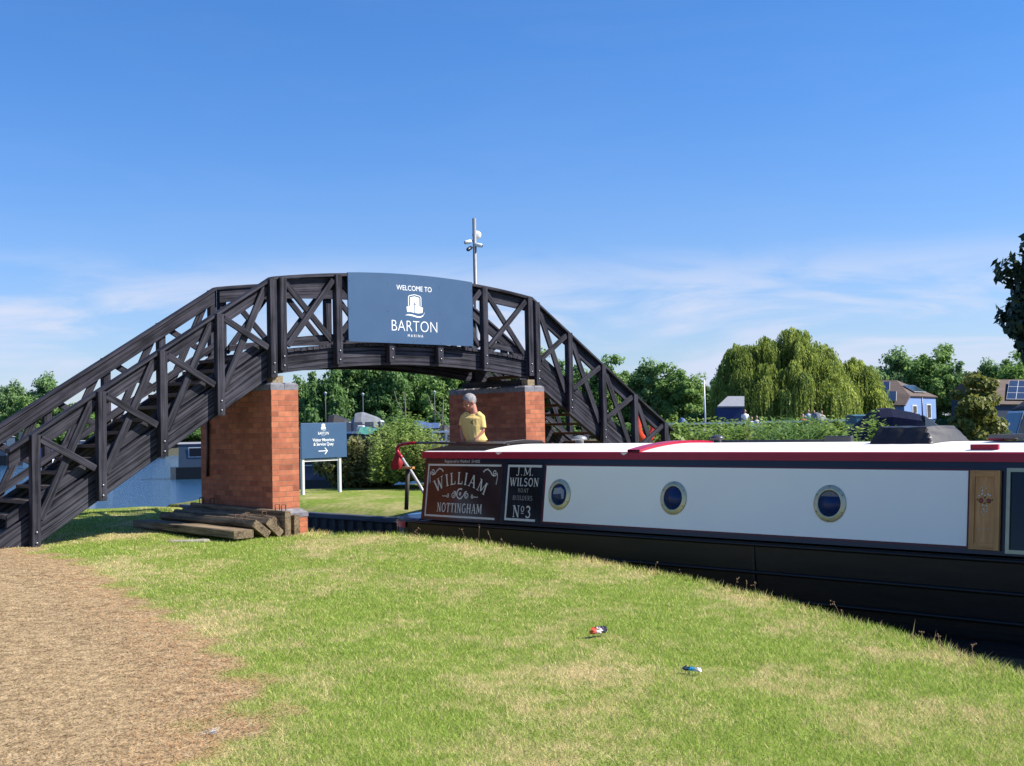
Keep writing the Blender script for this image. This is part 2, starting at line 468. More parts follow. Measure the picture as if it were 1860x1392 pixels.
# dry straw path: signed distance to its outline in the photograph
path_px = [(-400, 1000), (-200, 1000), (0, 1013), (130, 1043), (225, 1090), (290, 1130), (350, 1168), (420, 1235), (445, 1300), (440, 1392), (470, 1600), (560, 2200)]
polyP = [(gz(px, py, 0.02).x, gz(px, py, 0.02).y) for px, py in path_px] + [(0.2, -6), (-14, -20), (-60, -10), (-60, 9)]
def dryness(X, Y):
    wob = 0.16 * np.sin(X * 3.1 + Y * 1.7) + 0.10 * np.sin(X * 7.3 - Y * 5.1) + 0.07 * np.sin(X * 13 + Y * 11) 
    return smooth((sdist(polyP, X, Y) + wob + 0.10) / 0.26)
GD = dryness(GX, GY)
me = bpy.data.meshes.new('ground')
ny, nx = GX.shape
vv = np.stack([GX, GY, GZ], -1).reshape(-1, 3)
idx = np.arange(nx * ny).reshape(ny, nx)
q = np.stack([idx[:-1, :-1], idx[:-1, 1:], idx[1:, 1:], idx[1:, :-1]], -1).reshape(-1, 4)
me.vertices.add(len(vv)); me.vertices.foreach_set('co', vv.astype(np.float32).ravel())
me.loops.add(q.size); me.loops.foreach_set('vertex_index', q.astype(np.int32).ravel())
me.polygons.add(len(q)); me.polygons.foreach_set('loop_start', np.arange(0, q.size, 4, dtype=np.int32))
me.polygons.foreach_set('use_smooth', np.ones(len(q), bool))
me.update(calc_edges=True)
at_ = me.attributes.new('dry', 'FLOAT', 'POINT'); at_.data.foreach_set('value', GD.astype(np.float32).ravel())
ground = bpy.data.objects.new('ground', me); COL.objects.link(ground); tag(ground, kind='structure')

def turf_nodes(t, L, blade):
    """shared colour field: green lawn, straw patches, dry path"""
    geo = t.nodes.new('ShaderNodeNewGeometry')
    mp = t.nodes.new('ShaderNodeMapping'); mp.inputs['Scale'].default_value = (1.0, 0.62, 0.0)
    mp.inputs['Rotation'].default_value = (0, 0, 0.5)
    L(geo.outputs['Position'], mp.inputs[0])
    n1 = t.nodes.new('ShaderNodeTexNoise'); n1.inputs['Scale'].default_value = 0.85; n1.inputs['Detail'].default_value = 5; n1.inputs['Roughness'].default_value = 0.62
    L(mp.outputs[0], n1.inputs['Vector'])
    n2 = t.nodes.new('ShaderNodeTexNoise'); n2.inputs['Scale'].default_value = 9; n2.inputs['Detail'].default_value = 3
    L(mp.outputs[0], n2.inputs['Vector'])
    s = t.nodes.new('ShaderNodeMath'); s.operation = 'MULTIPLY_ADD'; s.inputs[1].default_value = 0.30
    L(n2.outputs[0], s.inputs[0]); L(n1.outputs[0], s.inputs[2])
    mr = t.nodes.new('ShaderNodeMapRange'); mr.interpolation_type = 'SMOOTHSTEP'
    mr.inputs['From Min'].default_value = 0.575; mr.inputs['From Max'].default_value = 0.90
    L(s.outputs[0], mr.inputs['Value'])
    dry = t.nodes.new('ShaderNodeAttribute'); dry.attribute_name = 'dry'
    return mr.outputs[0], dry.outputs['Fac'], n2.outputs[0], geo
def mixc(t, L, fac, a, b):
    mx = t.nodes.new('ShaderNodeMix'); mx.data_type = 'RGBA'
    if hasattr(fac, 'is_linked'): L(fac, mx.inputs[0])
    else: mx.inputs[0].default_value = fac
    for k, c in ((6, a), (7, b)):
        if isinstance(c, tuple): mx.inputs[k].default_value = c4(c)
        else: L(c, mx.inputs[k])
    return mx.outputs[2]
GREEN1, GREEN2, STRAW, PATH1, PATH2 = (0.17, 0.285, 0.027), (0.45, 0.56, 0.10), (0.68, 0.55, 0.27), (0.29, 0.19, 0.095), (0.72, 0.52, 0.29)
m, t, b = newmat('turf'); L = t.links.new
patch, dry, fine, geo = turf_nodes(t, L, False)
g = mixc(t, L, fine, tuple(c * .42 for c in GREEN1), tuple(c * .60 for c in GREEN2))
lawn = mixc(t, L, patch, g, tuple(c * .60 for c in STRAW))
n3 = t.nodes.new('ShaderNodeTexNoise'); n3.inputs['Scale'].default_value = 14; n3.inputs['Detail'].default_value = 6; n3.inputs['Roughness'].default_value = 0.7
L(geo.outputs['Position'], n3.inputs['Vector'])
mr3 = t.nodes.new('ShaderNodeMapRange'); mr3.inputs['From Min'].default_value = 0.35; mr3.inputs['From Max'].default_value = 0.65
L(n3.outputs[0], mr3.inputs['Value'])
pth = mixc(t, L, mr3.outputs[0], tuple(c * .60 for c in PATH1), tuple(c * .68 for c in PATH2))
full = mixc(t, L, dry, lawn, pth)
# bare dark earth on the steep bank and below the water line
sep = t.nodes.new('ShaderNodeSeparateXYZ'); L(geo.outputs['Position'], sep.inputs[0])
mrz = t.nodes.new('ShaderNodeMapRange'); mrz.inputs['From Min'].default_value = -0.05; mrz.inputs['From Max'].default_value = -0.28
L(sep.outputs[2], mrz.inputs['Value'])
full = mixc(t, L, mrz.outputs[0], full, (0.05, 0.042, 0.03))
mry = t.nodes.new('ShaderNodeMapRange'); mry.inputs['From Min'].default_value = 66; mry.inputs['From Max'].default_value = 72
L(sep.outputs[1], mry.inputs['Value'])
full = mixc(t, L, mry.outputs[0], full, mixc(t, L, mr3.outputs[0], (0.05, 0.06, 0.03), (0.13, 0.115, 0.085)))
L(full, b.inputs['Base Color']); b.inputs['Roughness'].default_value = 0.95; b.inputs['Specular IOR Level'].default_value = 0.1
n4 = t.nodes.new('ShaderNodeTexNoise'); n4.inputs['Scale'].default_value = 45; n4.inputs['Detail'].default_value = 4
L(geo.outputs['Position'], n4.inputs['Vector'])
bp = t.nodes.new('ShaderNodeBump'); bp.inputs['Strength'].default_value = 0.9; bp.inputs['Distance'].default_value = 0.03
L(n4.outputs[0], bp.inputs['Height']); L(bp.outputs[0], b.inputs['Normal'])
ground.data.materials.append(m)

# blades
m, t, b = newmat('grass_blade'); L = t.links.new
patch, dry, fine, geo = turf_nodes(t, L, True)
rn = t.nodes.new('ShaderNodeAttribute'); rn.attribute_name = 'rnd'
g = mixc(t, L, rn.outputs['Fac'], GREEN1, GREEN2)
sw = mixc(t, L, rn.outputs['Fac'], tuple(c * .75 for c in STRAW), tuple(min(1, c * 1.25) for c in STRAW))
# each blade is either green or straw, more straw where the patch is dry
rn2 = t.nodes.new('ShaderNodeAttribute'); rn2.attribute_name = 'pick'
cmpn = t.nodes.new('ShaderNodeMath'); cmpn.operation = 'MULTIPLY_ADD'; cmpn.inputs[1].default_value = 1.0
L(patch, cmpn.inputs[0]); L(rn2.outputs['Fac'], cmpn.inputs[2])
mrp = t.nodes.new('ShaderNodeMapRange'); mrp.inputs['From Min'].default_value = 0.66; mrp.inputs['From Max'].default_value = 0.98
L(cmpn.outputs[0], mrp.inputs['Value'])
lawn = mixc(t, L, mrp.outputs[0], g, sw)
pth = mixc(t, L, rn.outputs['Fac'], PATH1, PATH2)
fr_ = t.nodes.new('ShaderNodeAttribute'); fr_.attribute_name = 'fringe'
pth = mixc(t, L, fr_.outputs['Fac'], pth, mixc(t, L, rn.outputs['Fac'], (0.40, 0.17, 0.070), (0.72, 0.40, 0.19)))
odd = t.nodes.new('ShaderNodeMapRange'); odd.inputs['From Min'].default_value = 0.94; odd.inputs['From Max'].default_value = 0.95
L(rn2.outputs['Fac'], odd.inputs['Value'])
pth = mixc(t, L, odd.outputs[0], pth, (0.10, 0.13, 0.03))
full = mixc(t, L, dry, lawn, pth)
L(full, b.inputs['Base Color']); b.inputs['Roughness'].default_value = 0.6; b.inputs['Specular IOR Level'].default_value = 0.25
tr = t.nodes.new('ShaderNodeBsdfTranslucent'); L(full, tr.inputs['Color'])
ms = t.nodes.new('ShaderNodeMixShader'); ms.inputs[0].default_value = 0.35
L(b.outputs[0], ms.inputs[1]); L(tr.outputs[0], ms.inputs[2]); L(ms.outputs[0], t.nodes['Material Output'].inputs['Surface'])
BLADE = m
rs = np.random.RandomState(3)
def blades(n, ymin, ymax, half, hgt, wid, dens_pow=1.0):
    # density falls off as 1/d^2 : sample log-uniform in y
    y = ymin * (ymax / ymin) ** rs.rand(n); x = (rs.rand(n) * 2 - 1) * half * y
    return x, y
N = 400000
x, y = blades(N, 4.9, 21, 0.45, 0, 0)
ins = sdist(polyA, x, y) > -0.10
ins &= (sdist([tuple(uv(-.28, -.36)[:2]), tuple(uv(.47, -.36)[:2]), tuple(uv(.47, 1.95)[:2]), tuple(uv(-.28, 1.95)[:2])], x, y) < 0)
x, y = x[ins], y[ins]; n = len(x); z = ground_z(x, y) - 0.004
dr = dryness(x, y)
keep = rs.rand(n) > dr * 0.35
x, y, z, dr = x[keep], y[keep], z[keep], dr[keep]; n = len(x)
edge = np.clip(1 - sdist(polyA, x, y) / 0.35, 0, 1)
clump = 0.5 + 0.5 * np.sin(x * 4.1 + np.sin(y * 3.3) * 2) * np.sin(y * 3.7 + np.sin(x * 2.9) * 2)
hg = (0.012 + 0.018 * rs.rand(n) + 0.009 * clump) * (1 + 1.3 * edge) * (1 - 0.45 * dr)
wd = 0.0030 * np.maximum(1, y / 5.2) ** 0.9 * (0.7 + 0.7 * rs.rand(n))
th = rs.rand(n) * 2 * np.pi; ph = rs.rand(n) * 2 * np.pi
lean = (0.25 + 0.9 * rs.rand(n)) * (1 + 1.6 * dr)
base = np.stack([x, y, z], -1)
side = np.stack([np.cos(th), np.sin(th), 0 * x], -1) * wd[:, None] * .5
tip = base + np.stack([np.cos(ph) * hg * lean, np.sin(ph) * hg * lean, hg * (1 - .45 * dr)], -1)
tri = np.stack([base - side, base + side, tip], 1)
fring = np.clip(1 - np.abs(sdist(polyP, x, y) - 0.10) / 0.55, 0, 1) * (0.6 + 0.4 * np.sin(x * 3.7 + y * 2.3))
# longer straws lying about on the dry path, thickest along its edge
Ns = 90000; xs_, ys_ = blades(Ns, 4.9, 16, 0.45, 0, 0); ds = dryness(xs_, ys_); sp2 = sdist(polyP, xs_, ys_)
kp = (ds > .25) & (rs.rand(Ns) < np.where(np.abs(sp2 - .1) < .5, .75, .28))
xs_, ys_, sp2 = xs_[kp], ys_[kp], sp2[kp]; m2 = len(xs_); zs_ = ground_z(xs_, ys_)
a2 = rs.rand(m2) * 6.283; l2 = (.025 + .05 * rs.rand(m2)); w2 = .0026 * np.maximum(1, ys_ / 5.2) ** .9
b2 = np.stack([xs_, ys_, zs_ + .003 + .012 * rs.rand(m2)], -1); s2 = np.stack([-np.sin(a2), np.cos(a2), 0 * a2], -1) * w2[:, None] * .6
t2 = b2 + np.stack([np.cos(a2) * l2, np.sin(a2) * l2, l2 * .35 * rs.rand(m2)], -1)
f2 = np.clip(1 - np.abs(sp2 - .1) / .55, 0, 1)
allr = np.concatenate([rs.rand(n), .25 + .75 * rs.rand(m2)])
g = np_mesh('lawn_grass', np.concatenate([tri, np.stack([b2 - s2, b2 + s2, t2], 1)]), 3, allr, BLADE, extra={'dry': np.concatenate([dr, np.ones(m2)]), 'pick': np.concatenate([rs.rand(n), .9 * rs.rand(m2)]), 'fringe': np.concatenate([fring, f2])})
tag(g, 'short mown grass, green with straw patches, on the near bank', 'grass', kind='stuff')
# tall dry stalks and rank grass along the canal edge
bl = []
for i in range(len(BANK) - 1):
    p, q_ = BANK[i], BANK[i + 1]; k = int((q_ - p).length * 150)
    for _ in range(k):
        s_ = rs.rand(); bl.append((p.x + (q_.x - p.x) * s_ + rs.randn() * .07 - 0.03, p.y + (q_.y - p.y) * s_ + rs.randn() * .07 - 0.03))
bl = np.array(bl); n = len(bl); zz = ground_z(bl[:, 0], bl[:, 1]) - .01
hg = 0.03 + 0.05 * rs.rand(n) + 0.09 * (rs.rand(n) > .985) * rs.rand(n); wd = 0.0045 * (0.7 + .6 * rs.rand(n)); th = rs.rand(n) * 6.28; ph = rs.rand(n) * 6.28; lean = .2 + .7 * rs.rand(n)
base = np.stack([bl[:, 0], bl[:, 1], zz], -1); side = np.stack([np.cos(th), np.sin(th), 0 * zz], -1) * wd[:, None]
tip = base + np.stack([np.cos(ph) * hg * lean, np.sin(ph) * hg * lean, hg], -1)
g = np_mesh('bank_grass', np.stack([base - side, base + side, tip], 1), 3, rs.rand(n), BLADE, extra={'dry': 0.75 * (hg > .12) , 'pick': rs.rand(n)})
tag(g, 'longer ragged grass along the canal edge', 'grass', kind='stuff')
# seed heads
sh = MB()
for i in range(46):
    k = RNG.randrange(2, len(BANK) - 1); s_ = RNG.random(); p = BANK[k].lerp(BANK[k + 1], s_) if k + 1 < len(BANK) else BANK[k]
    x0, y0 = p.x + RNG.gauss(0, .06), p.y + RNG.gauss(0, .06); z0 = gh(x0, y0); h = .08 + .12 * RNG.random(); dx, dy = RNG.gauss(0, .04), RNG.gauss(0, .04)
    sh.tube([(x0, y0, z0), (x0 + dx * .5, y0 + dy * .5, z0 + h * .6), (x0 + dx, y0 + dy, z0 + h)], [.0016, .0014, .001], 3)
    for j in range(5):
        c = Vector((x0 + dx + RNG.gauss(0, .012), y0 + dy + RNG.gauss(0, .012), z0 + h - .01 + RNG.gauss(0, .014)))
        sh.lathe(c, [(.001, -.006), (.005, 0), (.001, .006)], 4)
tag(sh.build('seed_heads', mat('seed_head', (0.22, 0.14, 0.08), .9, .3, 30)), 'brown dry seed heads on stalks along the canal edge', 'weeds', kind='stuff')

# water
m, t, b = newmat('water'); L = t.links.new
b.inputs['Roughness'].default_value = 0.05; b.inputs['IOR'].default_value = 1.33
geo = t.nodes.new('ShaderNodeNewGeometry'); mp = t.nodes.new('ShaderNodeMapping'); mp.inputs['Scale'].default_value = (1.1, 1.9, 1); L(geo.outputs['Position'], mp.inputs[0])
n1 = t.nodes.new('ShaderNodeTexNoise'); n1.inputs['Scale'].default_value = 1.6; n1.inputs['Detail'].default_value = 5; n1.inputs['Roughness'].default_value = 0.6; L(mp.outputs[0], n1.inputs['Vector'])
bp = t.nodes.new('ShaderNodeBump'); bp.inputs['Strength'].default_value = 0.75; bp.inputs['Distance'].default_value = 0.10; L(n1.outputs[0], bp.inputs['Height']); L(bp.outputs[0], b.inputs['Normal'])
# the open lake is wind-ruffled; the channel and canal by the bank lie calm and dark
sp = t.nodes.new('ShaderNodeSeparateXYZ'); L(geo.outputs['Position'], sp.inputs[0])
ma = t.nodes.new('ShaderNodeMath'); ma.operation = 'MULTIPLY_ADD'; ma.inputs[1].default_value = -0.9; L(sp.outputs[0], ma.inputs[0]); L(sp.outputs[1], ma.inputs[2])
mk = t.nodes.new('ShaderNodeMapRange'); mk.interpolation_type = 'SMOOTHSTEP'; mk.inputs['From Min'].default_value = 22; mk.inputs['From Max'].default_value = 30; L(ma.outputs[0], mk.inputs['Value'])
L(mixc(t, L, mk.outputs[0], (0.004, 0.007, 0.009), (0.026, 0.080, 0.165)), b.inputs['Base Color'])  # sky reflection painted into the open lake's blue base colour
mb_ = t.nodes.new('ShaderNodeMapRange'); mb_.inputs['To Min'].default_value = 0.10; mb_.inputs['To Max'].default_value = 0.75; L(mk.outputs[0], mb_.inputs['Value']); L(mb_.outputs[0], bp.inputs['Strength'])
wm = MB().quad([(-900, -60, WATER), (900, -60, WATER), (900, 400, WATER), (-900, 400, WATER)]).build('water', m); tag(wm, kind='structure')

# channel quay wall under the bridge (right bank): steel piling with a timber rubbing strip
RUST = mat('piling', (0.035, 0.032, 0.03), .8, .5, 12, bump=.3)
qw = thing('quay_wall', uv(4.6, -0.9, -0.47), 'dark piled wall with blue-black coping on the far side of the channel under the bridge', 'quay wall', BE)
w_ = MB()
for i in range(40):
    v0 = i * 0.3
    w_.prism([(0.0, v0, -.9), (0.0, v0 + .15, -.9), (-.05, v0 + .19, -.9), (-.05, v0 + .26, -.9), (0, v0 + .3, -.9), (.1, v0 + .3, -.9), (.1, v0, -.9)], (0, 0, 1.14))
w_.build('piling', RUST, qw)
MB().beam((0.02, 0, .30), (0.02, 12, .30), .2, .1, ch=.015).build('coping', woodmat('coping_wood', (.03, .034, .045), (.10, .11, .14), sx=1), qw)

# ------------------------------------------------------------------ footbridge
BW = woodmat('black_stained_timber', (0.008, 0.0082, 0.0120), (0.072, 0.069, 0.088), rough=.72, sx=1.1, sy=34, spec=.10)
BWG = woodmat('black_stained_planks', (0.008, 0.0082, 0.0120), (0.084, 0.081, 0.102), rough=.72, sx=1.0, sy=30, spec=.08, groove=.085)
BWD = woodmat('tread_timber', (0.05, 0.035, 0.025), (0.20, 0.14, 0.10), rough=.75)
BOLT = mat('galvanised_bolt', (.45, .45, .47), .4, .1, 20, metal=.7)
LSP, ZR, SB, MS, WID = 5.1063, 3.692, 0.8473, 0.627, 1.537
SAG = 0.185
fb = thing('footbridge', (O.x, O.y, 0.0), 'black stained timber footbridge with cross-braced rails and stairs at both ends', 'footbridge', BE)
def arc(u): t_ = (u / LSP) * 2 - 1; return SAG * (1 - t_ * t_)
def rail_z(u):
    if u < 0: return ZR + u * MS
    if u > LSP: return ZR - (u - LSP) * MS
    return ZR + arc(u)
ULO, UHI = -3.72, LSP + 3.66
def side(mir):
    """mir=False: near side (outer face v=0, posts at v<0). mir=True: far side mirrored."""
    def V(v): return WID - v if mir else v
    sgn = -1 if mir else 1
    # handrail caps and face boards
    def slope_board(u0, u1, ztop0, ztop1, hgt, v0, v1, name, plumb=True):
        mb = MB(); mb.prism([(u0, V(v0), ztop0), (u1, V(v0), ztop1), (u1, V(v0), ztop1 - hgt), (u0, V(v0), ztop0 - hgt)], (0, sgn * (v1 - v0), 0))
        return mb.build(name, BW, fb, bevel=.006)
    for (u0, u1) in ((ULO, 0.0), (LSP, UHI)):
        slope_board(u0, u1, rail_z(u0), rail_z(u1), .045, -.075, .075, 'handrail_cap')
        slope_board(u0 + (.02 if u0 < 0 else .03), u1 - (.03 if u0 < 0 else .02), rail_z(u0) - .05, rail_z(u1) - .05, .20, .002, .05, 'handrail_board')
    def arc_board(z0, hgt, v0, v1, name, ua=0.0, ub=LSP, m_=BW, n=20):
        mb = MB(); us = [ua + (ub - ua) * i / n for i in range(n + 1)]; off = RNG.random() * 20
        rows = []; lcs = []
        for vv_, zz_ in ((v0, 0), (v1, 0), (v1, -hgt), (v0, -hgt), (v0, 0)):
            rows.append([(u, V(vv_), z0 + arc(u) + zz_) for u in us]); lcs += [(u + off, zz_ + off, vv_ * 3) for u in us]
        mb.grid(rows, False, lcs)
        for k in (0, n):
            mb.quad([rows[0][k], rows[1][k], rows[2][k], rows[3][k]])
        return mb.build(name, m_, fb)
    arc_board(ZR, .045, -.075, .075, 'handrail_cap')
    arc_board(ZR - .05, .19, .002, .05, 'handrail_board', .05, LSP - .05)
    arc_board(2.585, .275, 0.0, .10, 'arch_beam', 0.07, LSP - .07, BWG)
    arc_board(2.80, .10, .02, .06, 'kick_board', .2, LSP - .2)
    # stair stringers: kick board over a deep stringer
    def strip(u0, u1, off, hgt, v0, v1, name, cut0=None):
        f_ = (lambda u: rail_z(u) + off)
        mb = MB(); mb.prism([(u0, V(v0), f_(u0)), (u1, V(v0), f_(u1)), (u1, V(v0), f_(u1) - hgt), (u0, V(v0), f_(u0) - hgt)], (0, sgn * (v1 - v0), 0))
        return mb.build(name, BWG if name == 'stringer' else BW, fb, bevel=.005)
    for (u0, u1) in ((-4.0, -.02), (LSP + .02, LSP + 3.95)):
        strip(u0, u1, -.975, .425, 0.0, .08, 'stringer')
        strip(u0 + (.28 if u0 < 0 else 0), u1 - (0 if u0 < 0 else .28), -.805, .145 if not mir else .11, .020, .06, 'kick_board')
        if not mir: strip(u0 + (.28 if u0 < 0 else 0), u1 - (0 if u0 < 0 else .28), -.92, .09, .061, .076, 'gap_fill_strip')  # added strip behind the gap, so the gap shows as a dark line
    # posts
    bolts = []
    def post(u, ztop, zbot, name='post'):
        mb = MB().beam((u, V(-.055), zbot), (u, V(-.055), ztop), .10, .115, up=(1, 0, 0), ch=.008)
        p = mb.build(name, BW, fb)
        for dz in (.07, .20):
            MB().lathe((u, V(-.106), zbot + dz), [(.013, 0), (.011, .012), (.004, .014)], 6, M=Matrix.Rotation(R(90) * sgn, 3, 'X')).build('bolt', BOLT, p)
    for k in range(0, 5):
        u = -.02 - k * SB if k else -.025
        post(u, rail_z(u) - .03, rail_z(u) - 1.41)
        u = LSP + (.02 + k * SB if k else .085)
        post(u, rail_z(u) - .03, rail_z(u) - 1.40)
    ARCU = [.14, 1.1, 2.07, 3.03, 4.0, LSP - .085]
    for u in ARCU:
        post(u, rail_z(u) - .03, 2.345 + arc(u))
    # X bracing
    def brace(p0, p1, lay, wdt=.09):
        va, vb = ((-.042, -.002) if lay == 0 else (-.084, -.044))
        p0 = Vector(p0); p1 = Vector(p1); d_ = (p1 - p0).normalized(); nn = Vector((-d_.y, d_.x)) * (wdt / 2)
        poly = [p0 + nn, p1 + nn, p1 - nn, p0 - nn]
        mb = MB(); mb.prism([(q_.x, V(va), q_.y) for q_ in poly], (0, sgn * (vb - va), 0)); mb.build('brace', BW, fb, bevel=.004)
    for k in range(4):
        ua, ub = -.02 - (k + 1) * SB + .06, -.02 - k * SB - .06
        brace((ua + .01, rail_z(ua) - 1.10), (ub - .03, rail_z(ub) - .10), 0, .10)
        brace((ua + .01, rail_z(ua) - .12), (ub - .02, rail_z(ub) - .98 + .02), 1, .085)
        ua, ub = LSP + .02 + k * SB + .06, LSP + .02 + (k + 1) * SB - .06
        if k == 0: ua += .07
        brace((ub - .01, rail_z(ub) - 1.10), (ua + .03, rail_z(ua) - .10), 0, .10)
        brace((ub - .01, rail_z(ub) - .12), (ua + .02, rail_z(ua) - .96), 1, .085)
    for i in range(5):
        ua, ub = ARCU[i] + .06, ARCU[i + 1] - .06
        brace((ua + .02, rail_z(ua) - .10), (ub - .02, rail_z(ub) - 1.0), 0, .085)
        brace((ua + .02, rail_z(ua) - 1.0), (ub - .02, rail_z(ub) - .10), 1, .085)
side(False); side(True)
# deck boards
nb = 46
for i in range(nb):
    u = .02 + (LSP - .04) * (i + .5) / nb
    sl = math.atan2(arc(u + .01) - arc(u - .01), .02)
    M_ = Matrix.Rotation(-sl, 3, 'Y')
    MB().box((u, WID / 2, 2.62 + arc(u) + RNG.uniform(-.004, .004)), (LSP / nb - .012, WID + .07, .05), M=M_, lcdir=1).build('deck_board', BW, fb)
# cross joists under the deck and a bearing timber on each pier
for u in (.3, 1.1, 2.07, 3.03, 4.0, LSP - .3):
    MB().box((u, WID / 2, 2.50 + arc(u)), (.08, WID - .22, .14), lcdir=1).build('joist', BW, fb)
for u in (.06, LSP - .06):
    MB().box((u, WID / 2 + .08, 2.245), (.20, WID - .06, .105), lcdir=1).build('bearing_timber', BW, fb)
    MB().box((u - .01, .005, 2.243), (.17, .15, .10), lcdir=1).build('lit_end_block', woodmat('lit_end_timber', (.16, .12, .07), (.36, .27, .16)), fb)  # paler block added for the sunlit end; the shaded length stays black
# treads
RISE, GO = .17, .271
k = 0
while True:
    u = -.10 - GO * k
    z = 2.645 - .09 - RISE * k + .0
    if u < -3.95 or z < .2: break
    MB().box((u - .10, WID / 2, z), (.27, WID - .18, .045), lcdir=1).build('tread', BWD, fb)
    MB().box((LSP - u + .10, WID / 2, z), (.27, WID - .18, .045), lcdir=1).build('tread', BWD, fb)
    k += 1

# ------------------------------------------------------------------ brick piers
BRICK = brickmat('red_brick', (0.52, 0.180, 0.092), (0.40, 0.125, 0.068), (0.30, 0.16, 0.10))
BLUEB = mat('blue_engineering_brick', (.16, .155, .175), .6, .35, 14, bump=.2)
def ring_box(mb, u0, u1, v0, v1, z0, z1, lcz=0.0):
    c = [(u0, v0), (u1, v0), (u1, v1), (u0, v1)]; run = 0.0
    for i in range(4):
        a, b_ = c[i], c[(i + 1) % 4]; l = math.hypot(b_[0] - a[0], b_[1] - a[1])
        mb.add([(a[0], a[1], z0), (b_[0], b_[1], z0), (b_[0], b_[1], z1), (a[0], a[1], z1)], [(0, 1, 2, 3)],
               [(run + .1125, z0 - lcz, 0), (run + l + .1125, z0 - lcz, 0), (run + l + .1125, z1 - lcz, 0), (run + .1125, z1 - lcz, 0)])
        run += round(l / .225 + .2) * .225
    mb.add([(u0, v0, z1), (u1, v0, z1), (u1, v1, z1), (u0, v1, z1)], [(0, 1, 2, 3)], [(0, 0, 0)] * 4)
def cap(mb, u0, u1, v0, v1, z0, z1, ch):
    """row of chamfered blue bricks round the edge"""
    def row(a, b_, n):
        pass
    lo = [(u0, v0), (u1, v0), (u1, v1), (u0, v1)]; hi = [(u0 + ch, v0 + ch), (u1 - ch, v0 + ch), (u1 - ch, v1 - ch), (u0 + ch, v1 - ch)]
    zm = z1 - ch * .75
    vs = [(*p, z0) for p in lo] + [(*p, zm) for p in lo] + [(*p, z1) for p in hi]
    fs = [(0, 1, 5, 4), (1, 2, 6, 5), (2, 3, 7, 6), (3, 0, 4, 7), (4, 5, 9, 8), (5, 6, 10, 9), (6, 7, 11, 10), (7, 4, 8, 11), (8, 9, 10, 11), (3, 2, 1, 0)]
    mb.add(vs, fs)
def pier(u0, u1, label, name='brick_pier'):
    base = uv(u0, 0, 0.0)
    r = thing(name, base, label, 'bridge pier', BE, 'brick piers of the footbridge')
    w_ = u1 - u0; v0, v1 = -.172, 1.783
    mb = MB(); ring_box(mb, 0, w_, v0, v1, .42, 2.088, 2.088); mb.build('brick_shaft', BRICK, r)
    mb = MB(); ring_box(mb, -.075, w_ + .075, v0 - .08, v1 + .08, -.6, .30, .31); mb.build('brick_plinth', BRICK, r)
    # cap courses made of single blue bricks
    mb = MB(); n = 9
    for i in range(n):
        a = v0 + (v1 - v0) * i / n; b_ = v0 + (v1 - v0) * (i + 1) / n
        cap(mb, -.006, w_ / 2 - .003, a + .003, b_ - .003, 2.089, 2.19, .035)
        cap(mb, w_ / 2 + .003, w_ + .006, a + .003, b_ - .003, 2.0892, 2.1902, .035)
    mb.build('coping', BLUEB, r)
    mb = MB()
    for i in range(n):
        a = v0 - .09 + (v1 - v0 + .18) * i / n; b_ = v0 - .09 + (v1 - v0 + .18) * (i + 1) / n
        cap(mb, -.085, w_ + .085, a + .003, b_ - .003, .302, .421, .08)
    mb.build('plinth_coping', BLUEB, r)
    return r
pl_ = pier(-.126, .317, 'tall red brick pier beside the stacked timbers, carrying the left end of the deck')
pr_ = pier(LSP - .317, LSP + .126, 'red brick pier behind the man in yellow, carrying the right end of the deck')
# thin iron rod hanging down the shaded face of the left pier
p = onu(378, 772, -.15); q_ = onu(377, 866, -.15)
def tolocal(r, P):
    return r.matrix_basis.inverted() @ Vector(P)
pl_.matrix_basis = Matrix.Translation(pl_.location) @ Matrix.Rotation(BE, 4, 'Z')
MB().tube([tolocal(pl_, p) + Vector((0, 0, .1)), tolocal(pl_, q_)], .022, 8).build('iron_rod', mat('black_iron', (.015, .015, .016), .5, .3), pl_)

# ------------------------------------------------------------------ signs
SLATE = mat('sign_slate_blue', (.042, .090, .175), .38, .05, 3, spec=.45)
WHITE = mat('sign_white', (.82, .82, .80), .5, .04)
SHADE = mat('sign_shadow_grey', (.02, .03, .045), .5, .04)
def emblem(mb, ox, oz, s, X, Zx, dep, lines=None):
    """bow-on boat emblem in a frame, over a wave. unit height about 1"""
    def P(x, z, k=0.0): return Vector(ox) + X * (x * s * 1.22) + Vector((0, 0, 1)) * (z * s) + Zx * (dep + k)
    def poly(pts, k=0.0): mb.quad([P(x, z, k) for x, z in pts])
    def ribbon(pts, w, k=0.0):
        for i in range(len(pts) - 1):
            a, b_ = Vector(pts[i]), Vector(pts[i + 1]); d_ = (b_ - a).normalized(); n_ = Vector((-d_.y, d_.x)) * w / 2
            poly([tuple(a - n_), tuple(b_ - n_), tuple(b_ + n_), tuple(a + n_)], k + .0003 * i)
    ribbon([(-.31, .46), (-.31, .86), (-.27, .94), (0, 1.0), (.27, .94), (.31, .86), (.31, .46)], .035)
    poly([(-.23, .46), (-.02, .58), (-.02, .66), (.02, .66), (.02, .58), (.23, .46), (.23, .86), (0, .92), (-.23, .86)])
    poly([(-.41, .40), (-.025, .54), (-.025, .13), (-.20, .17), (-.38, .16)])
    poly([(.41, .40), (.025, .54), (.025, .13), (.20, .12), (.38, .16)])
    wv = [(-.48, 0.0), (-.33, .06), (-.12, .05), (.1, -.01), (.28, -.02), (.42, .06), (.50, .19)]
    lo = [(-.48, -.005), (-.33, .0), (-.12, -.03), (.1, -.085), (.28, -.08), (.40, -.01), (.50, .17)]
    for i in range(6): poly([lo[i], lo[i + 1], wv[i + 1], wv[i]])
UPV = Vector((0, 0, 1))
